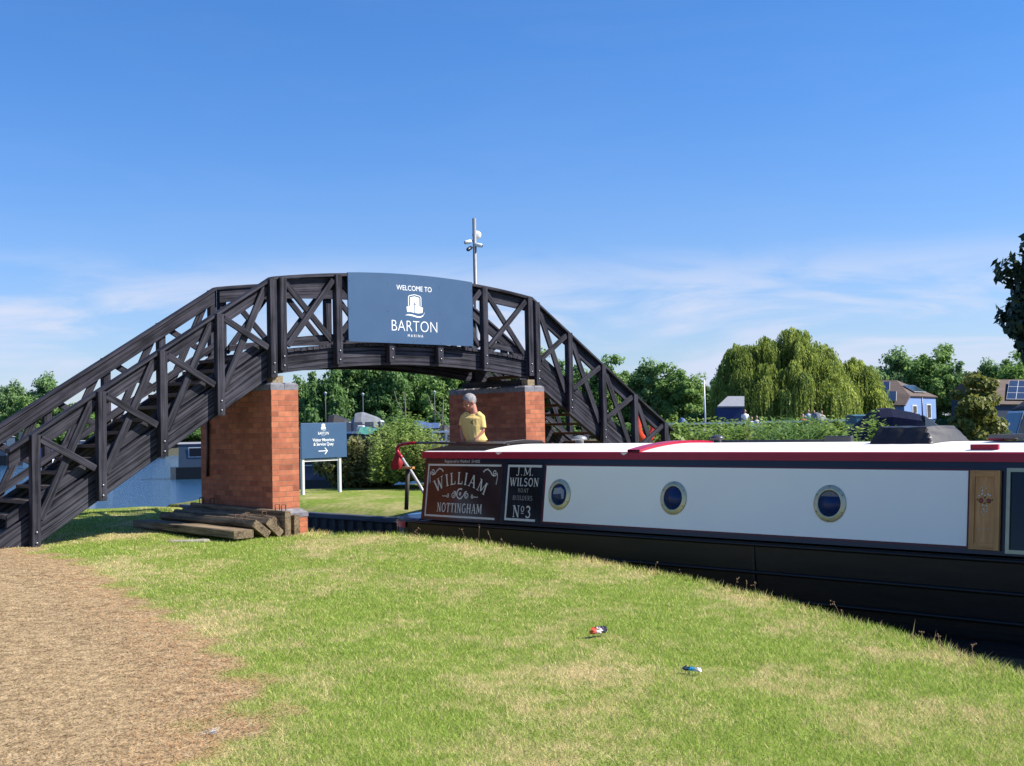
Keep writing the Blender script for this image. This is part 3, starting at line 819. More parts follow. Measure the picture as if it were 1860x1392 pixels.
# big welcome board on the bridge (local frame of the bridge)
vS = -.115
def bu(px, py):                       # pixel -> (u,z) on plane v=vS
    v = ray(px, py); P0 = O + A * vS; k = A.dot(P0) / A.dot(v)
    P = v * k; return ((P - O).dot(D), EYE + P.z)
ul, zl_ = bu(632, 622); ur, zr_ = bu(858, 628); zb_ = (zl_ + zr_) / 2
ws = thing('welcome_sign', uv(ul, vS, zb_), 'large slate-blue welcome board with white boat emblem, fixed to the footbridge rail', 'sign', BE)
wS = ur - ul
mb = MB(); n = 16
top = [(wS * i / n, 0, rail_z(ul + wS * i / n) + .004 - zb_) for i in range(n + 1)]
mb.prism([(0, 0, 0), (wS, 0, 0)] + top[::-1], (0, -.022, 0)); mb.build('board', SLATE, ws)
def sign_text(body, px, py, hpx, root, uoff, zoff, name='lettering', **kw):
    pass
def wpos(px, py): u, z = bu(px, py); return u - ul, z - zb_
fx = Vector((1, 0, 0)); fz = Vector((0, -1, 0))
def wt(body, px, py, size, name='lettering', **kw):
    x, z = wpos(px, py); text_mb(body, size, fx, UPV, (x, -.0235, z), **kw).build(name, WHITE, ws)
wt('WELCOME TO', 751, 529, .110, xs=.97)
wt('BARTON', 752, 603, .245, xs=.93, bold=-.004, spacing=1.03)
wt('MARINA', 753, 613, .060, spacing=1.55)
x, z = wpos(752, 574)
mb = MB(); emblem(mb, (x, 0, z), z, .325, fx, fz, .0235); mb.build('boat_emblem', WHITE, ws)
for xx in (.02, wS / 2, wS - .02, wS * .3, wS * .72):
    for zz in (.03, .48, .90): MB().lathe((xx, -.0225, zz), [(.007, 0), (.006, .003), (.001, .004)], 6, M=Matrix.Rotation(R(90), 3, 'X')).build('screw', mat('dark_screw', (.03, .04, .06), .5), ws)

# directional sign on two posts beyond the bridge
Yd = 30.0
pL, pR = gz(550, 899, 0.0), gz(617, 894, 0.0)
b0 = at(544, 835, pL.y - .1); b1 = at(632, 829.5, pR.y - .12); t0 = at(544, 770, pL.y - .1); t1 = at(631, 766.5, pR.y - .12)
rzs = math.atan2(pR.y - pL.y, pR.x - pL.x)
ds = thing('direction_sign', (pL.x, pL.y, -.02), 'slate-blue moorings sign with white arrow on two pale posts in the grass', 'sign', rzs)
wd_ = (pR - pL).length; pxm = 1 / FPX * 30
zB = (b0.z + b1.z) / 2; zT = (t0.z + t1.z) / 2
x0 = -.09; x1 = wd_ + .20
POST = mat('pale_grey_paint', (.62, .61, .60), .5, .08)
MB().box(((x0 + x1) / 2, -.055, (zB + zT) / 2 + .02), (x1 - x0, .03, zT - zB), lcdir=0).build('board', SLATE, ds, bevel=.006)
for xx in (0, wd_): MB().beam((xx, 0, -.2), (xx, 0, zT - .05), .075, .075, up=(1, 0, 0), ch=.006).build('post', POST, ds)
MB().box((wd_ / 2, -.002, zB - .03), (wd_ - .08, .03, .05)).build('crossbar', POST, ds)
cx = (x0 + x1) / 2 - .03; yb = -.0715; H = zT - zB
def dt(body, z, size, **kw): text_mb(body, size, fx, UPV, (cx, yb, zB + .02 + z * H), **kw).build('lettering', WHITE, ds)
mb = MB(); emblem(mb, (cx, 0, zB + .02 + .80 * H), 0, .155, fx, fz, -yb); mb.build('boat_emblem', WHITE, ds)
dt('BARTON', .665, .095, xs=.95); dt('MARINA', .63, .024, spacing=1.5)
dt('Visitor Moorings', .475, .105, bold=.001); dt('& Service Quay', .355, .105, bold=.001)
mb = MB(); za = zB + .02 + .20 * H
mb.quad([(cx - .17, yb, za - .009), (cx + .12, yb, za - .009), (cx + .12, yb, za + .009), (cx - .17, yb, za + .009)])
for sgn in (1, -1):
    mb.quad([(cx + .045, yb - .0005, za + sgn * .085), (cx + .135, yb - .0005, za), (cx + .105, yb - .0005, za), (cx + .03, yb - .0005, za + sgn * .07)][::sgn])
mb.build('arrow', WHITE, ds)

# ------------------------------------------------------------------ camera mast beyond the bridge
Ym = 40
mtop = at(861, 397, Ym); mbx = at(864, 540, Ym)
ms_ = thing('camera_mast', (mbx.x, Ym, -.05), 'tall grey steel mast with security cameras rising behind the footbridge', 'camera mast')
STEEL = mat('galvanised_steel', (.20, .21, .23), .5, .15, 5, metal=.3)
hm = mtop.z + .05
MB().tube([(0, 0, -.3), (0, 0, hm - .0)], .062, 12).build('pole', STEEL, ms_)
MB().lathe((0, 0, 0), [(.18, 0), (.18, .02), (.09, .03), (.09, .3), (.065, .31)], 14).build('base_flange', STEEL, ms_)
CAMW = mat('camera_white', (.78, .78, .77), .35, .03); CAMD = mat('camera_dark', (.03, .035, .045), .3, .05)
def mpt(px, py): p_ = at(px, py, Ym); return Vector((p_.x - mbx.x, 0, p_.z + .05))
def cctv(px, py, ax, dark=False):
    c = mpt(px, py); ax = Vector(ax).normalized(); c.y = -.05
    q_ = ax.to_track_quat('Z', 'Y').to_matrix()
    h = MB(); h.lathe(c - ax * .10, [(.05, 0), (.065, .02), (.065, .20), (.055, .23)], 12, M=q_)
    o = h.build('security_camera', CAMD if dark else CAMW, ms_)
    MB().lathe(c + ax * .135, [(.048, 0), (.04, .006)], 12, M=q_).build('lens', CAMD, o)
    MB().tube([c, (0, 0, c.z + .05)], .018, 6).build('bracket', STEEL, o)
cctv(851, 440, (-1, -.3, -.25)); cctv(869, 446, (1, -.3, -.25)); cctv(853, 452, (-.5, -.9, -.5), True)
c = mpt(864.5, 427)
MB().lathe(c + Vector((.02, .10, 0)), [(.13, 0), (.15, .03), (.13, .06), (.04, .07)], 18, M=Matrix.Rotation(R(80), 3, 'X')).build('antenna_dish', CAMW, ms_)

# ------------------------------------------------------------------ narrowboat
BX0 = uv(2.55, -1.41)
BRZ = BE - math.pi / 2
nb_ = thing('narrowboat', (BX0.x, BX0.y, WATER), 'long navy narrowboat with red roof edge, cream panel and brass portholes beside the lawn', 'narrowboat', BRZ)
BMI = (Matrix.Translation((BX0.x, BX0.y, WATER)) @ Matrix.Rotation(BRZ, 4, 'Z')).inverted()
BM = BMI.inverted()
def bl(px, py, y): return BMI @ onu(px, py, 2.55 + y)          # pixel -> boat local on lengthwise plane y
def ZW(z): return z - WATER                                     # world height -> boat local
NAVY = mat('navy_gloss_paint', (.0075, .0095, .024), .22, .15, 2, spec=.3)
BLACKH = mat('black_hull_blacking', (.0035, .004, .006), .42, .5, 5, stretch=(.3, .3, 2.5), bump=.15, spec=.35, col2=(.016, .012, .010))
RED = mat('crimson_gloss_paint', (.36, .008, .035), .3, .1, 4, spec=.3)
CREAM = mat('cream_white_paint', (.95, .895, .79), .28, .02, 1.1, spec=.45, bump=.10, detail=2)
ROOFW = mat('white_roof_paint', (.80, .77, .74), .45, .04, 5)
MAROON = mat('maroon_brown_panel', (.034, .012, .010), .14, .12, 3, spec=.35)  # brown of the brick pier's reflection put into the panel colour
BRASS = mat('brass', (.52, .49, .34), .42, .12, 14, metal=.55)
SIGNW = mat('signwriter_cream', (.62, .58, .53), .4, .06, 20)
GLASSD = mat('dark_window_glass', (.004, .004, .005), .06, .2, 3, spec=.3)
CURT = mat('navy_curtain_behind_glass', (.012, .030, .105), .25, .15, 5, spec=.25)
CABL, ZG, ZE = 11.4, .235, 1.165
YB, YT = 1.045, .925
def hy(z): return YB + (YT - YB) * (z - ZG) / (ZE - ZG)
TILT = (YB - YT) / (ZE - ZG)
SAX = Vector((1, 0, 0)); SAY = Vector((0, TILT, 1)).normalized(); SN = SAX.cross(SAY)
def S(x, z, k=0.0): return Vector((x, -hy(z), ZW(z))) + SN * k
# hull: lofted sections
def hull_half(x):
    if x < 0: t_ = min(1, -x / 1.16); return 1.07 * math.sqrt(max(0, 1 - t_ ** 2.4)) 
    if x > 10.6: t_ = min(1, (x - 10.6) / 4.6); return 1.07 * (1 - t_ ** 2.2)
    return 1.07
xs = [-1.16, -1.157, -1.15, -1.135, -1.11, -1.08, -1.04, -.99, -.93, -.86, -.78, -.68, -.57, -.44, -.3, -.14, 0, 1, 2.5, 4, 5.5, 7, 8.5, 10, 10.6, 11.2, 12, 12.8, 13.6, 14.3, 14.9, 15.19]
def sheer(x): return 0.0 if x < 9 else .32 * ((x - 9) / 6.2) ** 2
mb = MB(); rows = []
for x in xs:
    h = hull_half(x); g_ = .215 + sheer(x)
    cut = 0.0 if x >= -.15 else 1.0
    bot = -.85 if x > -.2 else (-.22)
    hb = h * .97
    rows.append([(x, -hb * .9, ZW(bot)), (x, -hb, ZW(max(bot + .12, -.62) if bot < -.5 else bot + .06)), (x, -h, ZW(g_ - .03)), (x, -h, ZW(g_)), (x, h, ZW(g_)), (x, h, ZW(g_ - .03)), (x, hb, ZW(max(bot + .12, -.62) if bot < -.5 else bot + .06)), (x, hb * .9, ZW(bot)), (x, -hb * .9, ZW(bot))])
mb.grid(rows, False); mb.build('hull', BLACKH, nb_)
# rubbing strakes
for z_, x0, x1 in ((-.105, -.1, 12.6), (-.375, -.1, 12.4), (.19, -.9, 12.9)):
    for sg in (-1, 1):
        pts = [(x, sg * (hull_half(x) + .004), ZW(z_ + sheer(x) * .8)) for x in np.linspace(x0, x1, 30)]
        MB().tube(pts, .021, 6).build('rubbing_strake', BLACKH, nb_)
MB().box((5.66, -1.066, ZW(-.12)), (.03, .02, .6)).build('hull_seam', BLACKH, nb_)
# counter stripes round the stern
CW, CB_, CR = mat('counter_white', (.72, .72, .70), .35, .05), mat('counter_blue', (.05, .14, .36), .3, .05), RED
def cband(a0, a1, z0, z1, m_, nm):
    n = 8; r0 = []; r1 = []
    for i in range(n + 1):
        a = R(a0 + (a1 - a0) * i / n); x = -1.16 * abs(math.sin(a)) ** .9; y = -1.07 * math.cos(a)
        y = -hull_half(x) if math.cos(a) > 0 else hull_half(x)
        nx_, ny_ = -math.sin(a), -math.cos(a)
        r0.append((x + nx_ * .02, y + ny_ * .02, ZW(z0))); r1.append((x + nx_ * .02, y + ny_ * .02, ZW(z1)))
    MB().grid([r0, r1], True).build(nm, m_, nb_)
cband(42, 100, -.15, .10, CW, 'counter_band'); cband(40, 100, .105, .19, CB_, 'counter_band'); cband(14, 36, .10, .19, RED, 'counter_band')
MB().prism([(-1.1 * math.cos(R(a)) , 1.0 * math.sin(R(a)), ZW(.218)) for a in range(-85, 86, 10)], (0, 0, .02)).build('stern_deck', CB_, nb_)
# cabin shell
mb = MB()
sec = [(-YB, ZG), (-YT, ZE), (YT, ZE), (YB, ZG)]
mb.prism([(0, y, ZW(z)) for y, z in sec], (CABL, 0, 0)); mb.build('cabin', NAVY, nb_)
# aft bulkhead frame
MB().box((-.012, 0, ZW(.70)), (.02, 1.2, .86)).build('stern_doors', mat('door_dark', (.012, .014, .02), .3, .2), nb_)
# roof: cambered, white
def roofz(y): return ZE + .012 + .085 * (1 - (y / YT) ** 2)
mb = MB(); ys = np.linspace(-YT - .004, YT + .004, 13)
mb.grid([[(x, y, ZW(roofz(y))) for y in ys] for x in np.linspace(-.06, CABL + .05, 24)], True)
mb.prism([(-.06, y, ZW(roofz(y))) for y in ys] + [(-.06, YT, ZW(1.13)), (-.06, -YT, ZW(1.13))], (.05, 0, 0))
mb.build('roof', ROOFW, nb_)
# red handrail / cantrail on both edges
for sg in (-1, 1):
    mb = MB(); p = [(-.07, sg * (YT + .022), ZW(1.086)), (-.07, sg * (YT + .018), ZW(1.166)), (-.07, sg * (YT + .004), ZW(1.178)), (-.07, sg * (YT - .01), ZW(1.176)), (-.07, sg * (YT - .01), ZW(1.09))]
    if sg > 0: p = p[::-1]
    mb.prism(p, (CABL + .12, 0, 0)); mb.build('cantrail', RED, nb_)
# white scallops where the roof colour dips into the rail
for px in (908, 1136):
    c = bl(px, 830, -YT); mb = MB(); y = -(YT + .0300)
    mb.prism([(c.x - .05, y, ZW(1.170)), (c.x - .028, y, ZW(1.150)), (c.x, y, ZW(1.138)), (c.x + .025, y, ZW(1.150)), (c.x + .07, y, ZW(1.170))][::-1], (0, .006, 0)); mb.build('roof_scallop', ROOFW, nb_)
# red painted cross band over the roof
c = bl(1146, 828, -YT); mb = MB()
ys2 = np.linspace(-YT - .026, YT + .02, 15)
mb.grid([[(c.x + dx + .05 * 0, y, ZW(roofz(y) + .032)) for y in ys2] for dx in (-.03, .16)], True)
for dx in (-.03, .16): mb.grid([[(c.x + dx, y, ZW(roofz(y) + .032)) for y in ys2], [(c.x + dx, y, ZW(roofz(y) - .02)) for y in ys2]], True)
mb.build('roof_band', RED, nb_)
# side decoration -------------------------------------------------
def slab(x0, x1, z0, z1, k, m_, nm, parent=nb_, **kw):
    mb = MB(); mb.prism([S(x0, z0, 0), S(x1, z0, 0), S(x1, z1, 0), S(x0, z1, 0)], SN * k); return mb.build(nm, m_, parent, **kw)
zPT, zPB = 1.002, .302
slab(2.40, 8.075, zPB - .022, zPT + .016, .0015, mat('dark_red_line', (.09, .006, .014), .3, .1, spec=.3), 'panel_border')
slab(2.43, 8.05, zPB, zPT, .003, CREAM, 'side_panel')
np1 = slab(.03, 1.62, .26, 1.04, .0015, MAROON, 'name_panel')
np2 = slab(1.70, 2.37, .265, 1.035, .002, mat('black_panel', (.006, .006, .009), .14, .1, spec=.3), 'builder_panel')
def frame_lines(x0, x1, z0, z1, w, nm, parent, sides):
    mb = MB()
    if 'l' in sides: mb.prism([S(x0, z0), S(x0 + w, z0), S(x0 + w, z1), S(x0, z1)], SN * .0045)
    if 't' in sides: mb.prism([S(x0 + w, z1 - w), S(x1, z1 - w), S(x1, z1), S(x0 + w, z1)], SN * .0046)
    if 'b' in sides: mb.prism([S(x0 + w, z0), S(x1 - .06, z0), S(x1 - .06, z0 + w), S(x0 + w, z0 + w)], SN * .0046)
    if 'r' in sides: mb.prism([S(x1 - w * .3, z0 + w), S(x1, z0 + w), S(x1, z1 - w), S(x1 - w * .3, z1 - w)], SN * .0042)
    mb.build(nm, SIGNW, parent)
frame_lines(.075, 1.585, .283, 1.008, .026, 'panel_line', np1, 'ltb')
frame_lines(1.715, 2.345, .290, 1.008, .030, 'panel_line', np2, 'ltb')
# stroke letters with serifs
def arcp(cx, cy, rx, ry, a0, a1, n=10): return [(cx + rx * math.cos(R(a0 + (a1 - a0) * i / n)), cy + ry * math.sin(R(a0 + (a1 - a0) * i / n))) for i in range(n + 1)]
TK, TN = .155, .075
G = {
 'I': (.36, [([(.18, 0), (.18, 1)], TK)], [(.18, 0), (.18, 1)]),
 'L': (.62, [([(.18, 0), (.18, 1)], TK), ([(.18, .04), (.58, .04)], .08), ([(.56, .0), (.56, .26)], .07)], [(.18, 0), (.18, 1)]),
 'T': (.70, [([(.35, 0), (.35, 1)], TK), ([(.04, .96), (.66, .96)], .08), ([(.06, 1), (.06, .76)], .06), ([(.64, 1), (.64, .76)], .06)], [(.35, 0)]),
 'N': (.80, [([(.15, 0), (.15, 1)], TN), ([(.15, 1), (.65, 0)], TK), ([(.65, 0), (.65, 1)], TN)], [(.15, 0), (.13, 1), (.65, 1)]),
 'M': (.98, [([(.14, 0), (.18, 1)], TN), ([(.18, 1), (.49, .12)], TK), ([(.49, .12), (.80, 1)], TN), ([(.80, 1), (.84, 0)], TK)], [(.14, 0), (.84, 0), (.15, 1), (.83, 1)]),
 'A': (.80, [([(.12, 0), (.40, 1)], TN), ([(.40, 1), (.68, 0)], TK), ([(.22, .34), (.58, .34)], .06)], [(.12, 0), (.68, 0)]),
 'W': (1.08, [([(.10, 1), (.34, 0)], TK), ([(.34, 0), (.54, .9)], TN), ([(.54, .9), (.74, 0)], TK), ([(.74, 0), (.98, 1)], TN)], [(.10, 1), (.54, 1), (.98, 1)]),
 'O': (.80, [(arcp(.40, .5, .29, .47, 0, 360, 20), .12)], []),
 'G': (.80, [(arcp(.42, .5, .30, .47, 50, 330, 16), .12), ([(.66, .06), (.66, .45)], .12), ([(.50, .45), (.76, .45)], .06)], []),
 'H': (.80, [([(.17, 0), (.17, 1)], TK), ([(.63, 0), (.63, 1)], TK), ([(.17, .5), (.63, .5)], .07)], [(.17, 0), (.17, 1), (.63, 0), (.63, 1)]),
 'J': (.52, [([(.30, 1), (.30, .22)], TK), (arcp(.16, .20, .14, .20, 0, -150, 8), .10)], [(.30, 1)]),
 'S': (.62, [(arcp(.31, .73, .20, .23, 25, 250, 10) + arcp(.31, .26, .22, .24, 80, -155, 12), .115)], []),
 'B': (.68, [([(.17, 0), (.17, 1)], TK), (arcp(.30, .75, .24, .22, 90, -90, 8), .10), (arcp(.32, .27, .27, .25, 90, -90, 8), .10), ([(.1, .97), (.3, .97)], .07), ([(.1, .51), (.32, .51)], .06), ([(.1, .03), (.32, .03)], .07)], []),
 'U': (.78, [([(.17, 1), (.17, .3)], TK), (arcp(.39, .3, .22, .27, 180, 360, 10), .10), ([(.61, .3), (.61, 1)], TN)], [(.17, 1), (.61, 1)]),
 'D': (.76, [([(.17, 0), (.17, 1)], TK), (arcp(.27, .5, .36, .46, 90, -90, 12), .12), ([(.1, .97), (.28, .97)], .06), ([(.1, .03), (.28, .03)], .06)], []),
 'E': (.62, [([(.17, 0), (.17, 1)], TK), ([(.1, .96), (.54, .96)], .08), ([(.17, .5), (.44, .5)], .07), ([(.1, .04), (.56, .04)], .08)], []),
 'R': (.72, [([(.17, 0), (.17, 1)], TK), (arcp(.30, .74, .25, .23, 90, -90, 8), .10), ([(.1, .97), (.3, .97)], .06), ([(.17, .51), (.32, .51)], .06), ([(.32, .50), (.62, 0)], TK)], [(.17, 0)]),
 '3': (.60, [(arcp(.28, .75, .20, .21, 150, -80, 10) + arcp(.28, .27, .23, .25, 75, -150, 12), .125)], []),
 'o': (.50, [(arcp(.25, .72, .15, .22, 0, 360, 14), .07), ([(.10, .36), (.40, .36)], .05)], []),
 '.': (.26, [([(.10, 0), (.10, .12)], .13)], []),
 ' ': (.4, [], []),
}
KZ = [0]
def ribbon(mb, pts, w, f, k):
    """flat stroke along 2D pts; f maps (x, y, lift) to 3D"""
    n = len(pts); closed = (Vector(pts[0]) - Vector(pts[-1])).length < 1e-4
    L_, R_ = [], []
    for i in range(n):
        a = Vector(pts[i - 1]) if i else (Vector(pts[-2]) if closed else None)
        b_ = Vector(pts[i + 1]) if i < n - 1 else (Vector(pts[1]) if closed else None)
        c_ = Vector(pts[i]); d_ = ((b_ if b_ is not None else c_) - (a if a is not None else c_)).normalized(); n_ = Vector((-d_.y, d_.x)) * w / 2
        L_.append(f(*(c_ + n_), k)); R_.append(f(*(c_ - n_), k))
    for i in range(n - 1): mb.quad([R_[i], R_[i + 1], L_[i + 1], L_[i]])
def letters(txt, f, width=None, sp=.06):
    """unit-height glyph strokes laid from x=0; returns strokes list in text space and total width"""
    out = []; x = 0
    for ch in txt:
        w, st, sf = G[ch]
        for pts, wd in st: out.append((ch, x, w, [(x + a, b_) for a, b_ in pts], wd))
        for a, b_ in sf:
            yy = .028 if b_ < .5 else b_ - .028
            out.append((ch, x, w, [(x + a - .125, yy), (x + a + .125, yy)], .055))
        x += w + sp
    return out, x - sp
def put(mb, txt, cx, z0, h, width, base=.0048, path=None):
    st, W_ = letters(txt, None); kx = width / W_
    for i, (ch, gx_, gw, pts, wd) in enumerate(st):
        k = base + (i % 7) * .00025
        if path is None:
            f = lambda a, b_, kk: S(cx - width / 2 + a * kx, z0 + b_ * h, kk)
            # stroke widths are in letter units; convert by drawing in local metric space
            ribbon(mb, [((a) * kx / h, b_) for a, b_ in pts], wd * min(1, kx / h * 1.25), lambda a, b_, kk: S(cx - width / 2 + a * h, z0 + b_ * h, kk), k)
        else:
            mid = (gx_ + gw / 2) * kx; px_, pz_, ang = path(mid)
            ca, sa = math.cos(ang), math.sin(ang)
            ribbon(mb, [((a - gx_ - gw / 2) * kx / h, b_) for a, b_ in pts], wd * min(1, kx / h * 1.25), lambda a, b_, kk: S(px_ + (a * ca - b_ * sa) * h, pz_ + (a * sa + b_ * ca) * h, kk), k)
    return mb
# WILLIAM on an arch
Wd = 1.00; xc = .80
def apath(s):
    t_ = s / Wd - .5; ang = -t_ * 1.05; Rr = 1.02
    return xc - .015 + Rr * math.sin(-ang), .735 - Rr * (1 - math.cos(ang)) - .02 * t_, ang
mb = put(MB(), 'WILLIAM', 0, 0, .165, Wd, path=apath); mb.build('lettering', SIGNW, np1)
mb = put(MB(), 'NOTTINGHAM', .80, .352, .125, .93); mb.build('lettering', SIGNW, np1)
text_mb('Registered at Watford  Nº 514205'.replace('Nº ', ''), .058, SAX, SAY, S(.79, 1.028, .0046), xs=1.0).build('lettering', SIGNW, nb_)
# scroll work
mb = MB()
def spiral(mb, cx, cz, r0, r1, a0, a1, w, k, n=22):
    ribbon(mb, [(cx + (r0 + (r1 - r0) * i / n) * math.cos(R(a0 + (a1 - a0) * i / n)), cz + (r0 + (r1 - r0) * i / n) * math.sin(R(a0 + (a1 - a0) * i / n))) for i in range(n + 1)], w, lambda a, b_, kk: S(a, b_, kk), k)
spiral(mb, .80, .605, .070, .062, 60, 330, .020, .0050); spiral(mb, .80, .605, .02, .012, 0, 360, .014, .0052)
for sg in (-1, 1):
    spiral(mb, .80 + sg * .135, .59, .050, .012, 90, 90 + sg * 560, .013, .0054)
    ribbon(mb, [(.80 + sg * .135, .64), (.80 + sg * .10, .635), (.80 + sg * .08, .60), (.80 + sg * .06, .57)], .012, lambda a, b_, kk: S(a, b_, kk), .0056)
    spiral(mb, .80 + sg * .255, .575, .028, .006, 90, 90 + sg * 500, .010, .0058)
    ribbon(mb, [(.80 + sg * .275, .562), (.80 + sg * .31, .575), (.80 + sg * .34, .565), (.80 + sg * .37, .575)], .010, lambda a, b_, kk: S(a, b_, kk), .006)
for sg, cx in ((-1, .185), (1, 1.47)):
    spiral(mb, cx, .90, .045, .010, 180 if sg < 0 else 0, (180 if sg < 0 else 0) + sg * -520, .013, .005)
    c0 = cx + sg * .045
    ribbon(mb, [(c0, .90), (c0 + sg * .012, .86), (c0 + sg * .004, .80), (c0 - sg * .006, .745)], .012, lambda a, b_, kk: S(a, b_, kk), .0053)
    ribbon(mb, [(cx - sg * .005, .855), (cx - sg * .05, .87), (cx - sg * .09, .915), (cx - sg * .14, .945), (cx - sg * .19, .935), (cx - sg * .23, .905)], .017, lambda a, b_, kk: S(a, b_, kk), .0056)
mb.build('scroll_work', SIGNW, np1)
mb = MB(); put(mb, 'J.M.', 2.045, .872, .100, .33); put(mb, 'WILSON', 2.04, .735, .105, .54); put(mb, 'NO3'.replace('O', 'o'), 2.03, .335, .150, .34)
mb.build('lettering', SIGNW, np2)
mb = MB(); put(mb, 'BOAT', 2.035, .655, .050, .20); put(mb, 'BUILDERS', 2.03, .555, .058, .37); mb.build('lettering', mat('faded_lettering', (.28, .26, .25), .4, .1), np2)
# portholes
def porthole(px, py, blind):
    c = bl(px, py, -hy(.66)); z = c.z + WATER; x = c.x
    M_ = Matrix((SAX, SAY, SN)).transposed()
    r = MB(); r.lathe(S(x, z, .003), [(.190, 0), (.192, .008), (.186, .014), (.160, .016), (.150, .024), (.140, .024), (.134, .016), (.130, .004)], 40, M=M_)
    ring = r.build('porthole', BRASS, nb_)
    g_ = MB(); g_.lathe(S(x, z, .004), [(.132, 0), (.131, .0145)], 36, M=M_); g_.build('glass', CURT, ring)
    for a in range(0, 360, 60): MB().lathe(S(x + .174 * math.cos(R(a + 30)), z + .174 * math.sin(R(a + 30)), .019), [(.007, -.003), (.006, .002), (.001, .003)], 6, M=M_).build('screw', mat('brass_dark', (.16, .13, .06), .4, .1, metal=.6), ring)
    if blind == 1:
        pts = [(x + .125 * math.cos(R(a)), z + .125 * math.sin(R(a))) for a in range(35, 146, 10)]
        MB().prism([S(a, b_, .0186) for a, b_ in pts], SN * .0008).build('blind', mat('blind_grey', (.16, .15, .15), .7, .2, 40), ring)
    if blind == 2:
        pts = [(x - .10, z + .0), (x + .04, z + .01), (x + .05, z - .05), (x + .085, z - .05), (x + .09, z + .05), (x + .03, z + .09), (x - .08, z + .075)]
        MB().prism([S(a, b_, .0186) for a, b_ in pts], SN * .0008).build('curtain', mat('net_curtain', (.26, .28, .32), .8, .3, 60), ring)
porthole(1017, 898.5, 2); porthole(1224, 905, 0); porthole(1508, 915, 1)
# opened timber side door with painted roses, then the glazed side hatch
PINE = woodmat('varnished_pine', (.40, .165, .040), (.62, .30, .085), rough=.35, sx=2, sy=26, bump=.08)
zD0, zD1 = .275, 1.005
dr = slab(8.085, 8.375, zD0, zD1, .028, PINE, 'side_door', bevel=.003)
for (a, b_, c_, d_) in ((8.085, 8.135, zD0, zD1), (8.325, 8.375, zD0, zD1), (8.135, 8.325, zD0, zD0 + .06), (8.135, 8.325, zD1 - .06, zD1)):
    mb = MB(); mb.prism([S(a, c_, .028), S(b_, c_, .028), S(b_, d_, .028), S(a, d_, .028)], SN * .012); mb.build('door_rail', PINE, dr, bevel=.003)
PET = mat('petal_white', (.62, .58, .50), .5, .1); Mr = Matrix((SAX, SAY, SN)).transposed(); xd = 8.23
for sg in (-1, 1): MB().lathe(S(xd + sg * .037, .725, .028), [(.024, 0), (.020, .003), (.004, .004)], 10, M=Mr).build('painted_rose', mat('rose_red', (.20, .02, .015), .4, .2), dr)
for i, (a, b_) in enumerate([(-.03, .06), (0, .05), (.03, .06), (-.055, .045), (.05, .05), (-.02, -.04), (.02, -.045)]): MB().lathe(S(xd + a, .725 + b_, .028), [(.010, 0), (.007, .002), (.001, .003)], 6, M=Mr).build('painted_petal', PET, dr)
for i in range(14):
    a = RNG.uniform(-.05, .05); b_ = RNG.choice((-1, 1)) * RNG.uniform(.06, .13); MB().lathe(S(xd + a * .7, .725 + b_, .028), [(.008, 0), (.005, .002), (.001, .003)], 5, M=Mr).build('painted_petal', PET, dr)
for i in range(4): MB().lathe(S(xd - .05 + i * .03, .46 + .006 * (i % 2), .028), [(.007, 0), (.001, .003)], 5, M=Mr).build('painted_petal', PET, dr)
for a, b_ in ((-.07, .01), (.07, .01), (0, -.02), (0, .03)): MB().lathe(S(xd + a, .725 + b_, .028), [(.010, 0), (.001, .002)], 6, M=Mr).build('painted_leaf', mat('rose_leaf', (.06, .12, .05), .5), dr)
zH0, zH1 = .255, 1.03; xh0, xh1 = 8.43, 9.75
fr = MB(); bw = .035
for (a, b_, c_, d_) in ((xh0, xh0 + bw, zH0, zH1), (xh1 - bw, xh1, zH0, zH1), (xh0 + bw, xh1 - bw, zH0, zH0 + bw), (xh0 + bw, xh1 - bw, zH1 - bw, zH1), (9.09 - .012, 9.09 + .012, zH0 + bw, zH1 - bw)):
    fr.prism([S(a, c_), S(b_, c_), S(b_, d_), S(a, d_)], SN * .022)
hf = fr.build('side_window', mat('dull_brass', (.30, .29, .20), .35, .15, metal=.6), nb_)
slab(xh0 + .01, xh1 - .01, zH0 + .01, zH1 - .01, .006, GLASSD, 'pane', hf)
# hatch over the steerer's door, slid forward
HT = mat('hatch_brown_black', (.020, .012, .012), .3, .2, coat=.3)
ht = MB(); ht.prism([(-.02, -.40, ZW(1.275)), (-.02, -.34, ZW(1.305)), (-.02, 0, ZW(1.325)), (-.02, .34, ZW(1.305)), (-.02, .40, ZW(1.275)), (-.02, .40, ZW(1.24)), (-.02, -.40, ZW(1.24))], (1.06, 0, 0))
ht.build('sliding_hatch', HT, nb_, bevel=.006)
yd = np.linspace(-YT + .07, YT - .07, 11)
mb = MB(); mb.grid([[(x, y, ZW(roofz(y) + .012)) for y in yd] for x in (-.055, .4, .8, 1.16)], True)
for x in (-.055, 1.16): mb.grid([[(x, y, ZW(roofz(y) + .012)) for y in yd], [(x, y, ZW(roofz(y) - .01)) for y in yd]], False)
mb.build('hatch_surround', mat('matt_black_deck', (.012, .010, .010), .9, .3, 12, spec=.05), nb_)
for sg in (-1, 1): MB().box((.55, sg * .43, ZW(1.252)), (1.25, .05, .035)).build('hatch_runner', HT, nb_)
# mushroom vents
VENT = mat('vent_grey', (.30, .30, .29), .35, .2, metal=.4); VENTB = mat('vent_black', (.05, .05, .055), .3, .2)
def vent(px, py, y, m_, s=1.0):
    c = bl(px, py, y); z = roofz(y)
    MB().lathe((c.x, y, ZW(z)), [(.055 * s, -.01), (.055 * s, .045 * s), (.105 * s, .05 * s), (.10 * s, .075 * s), (.07 * s, .10 * s), (.015 * s, .112 * s)], 18).build('mushroom_vent', m_, nb_)
vent(1053, 808, .15, VENT, 1.0); vent(1303, 806, .1, VENTB, .85)
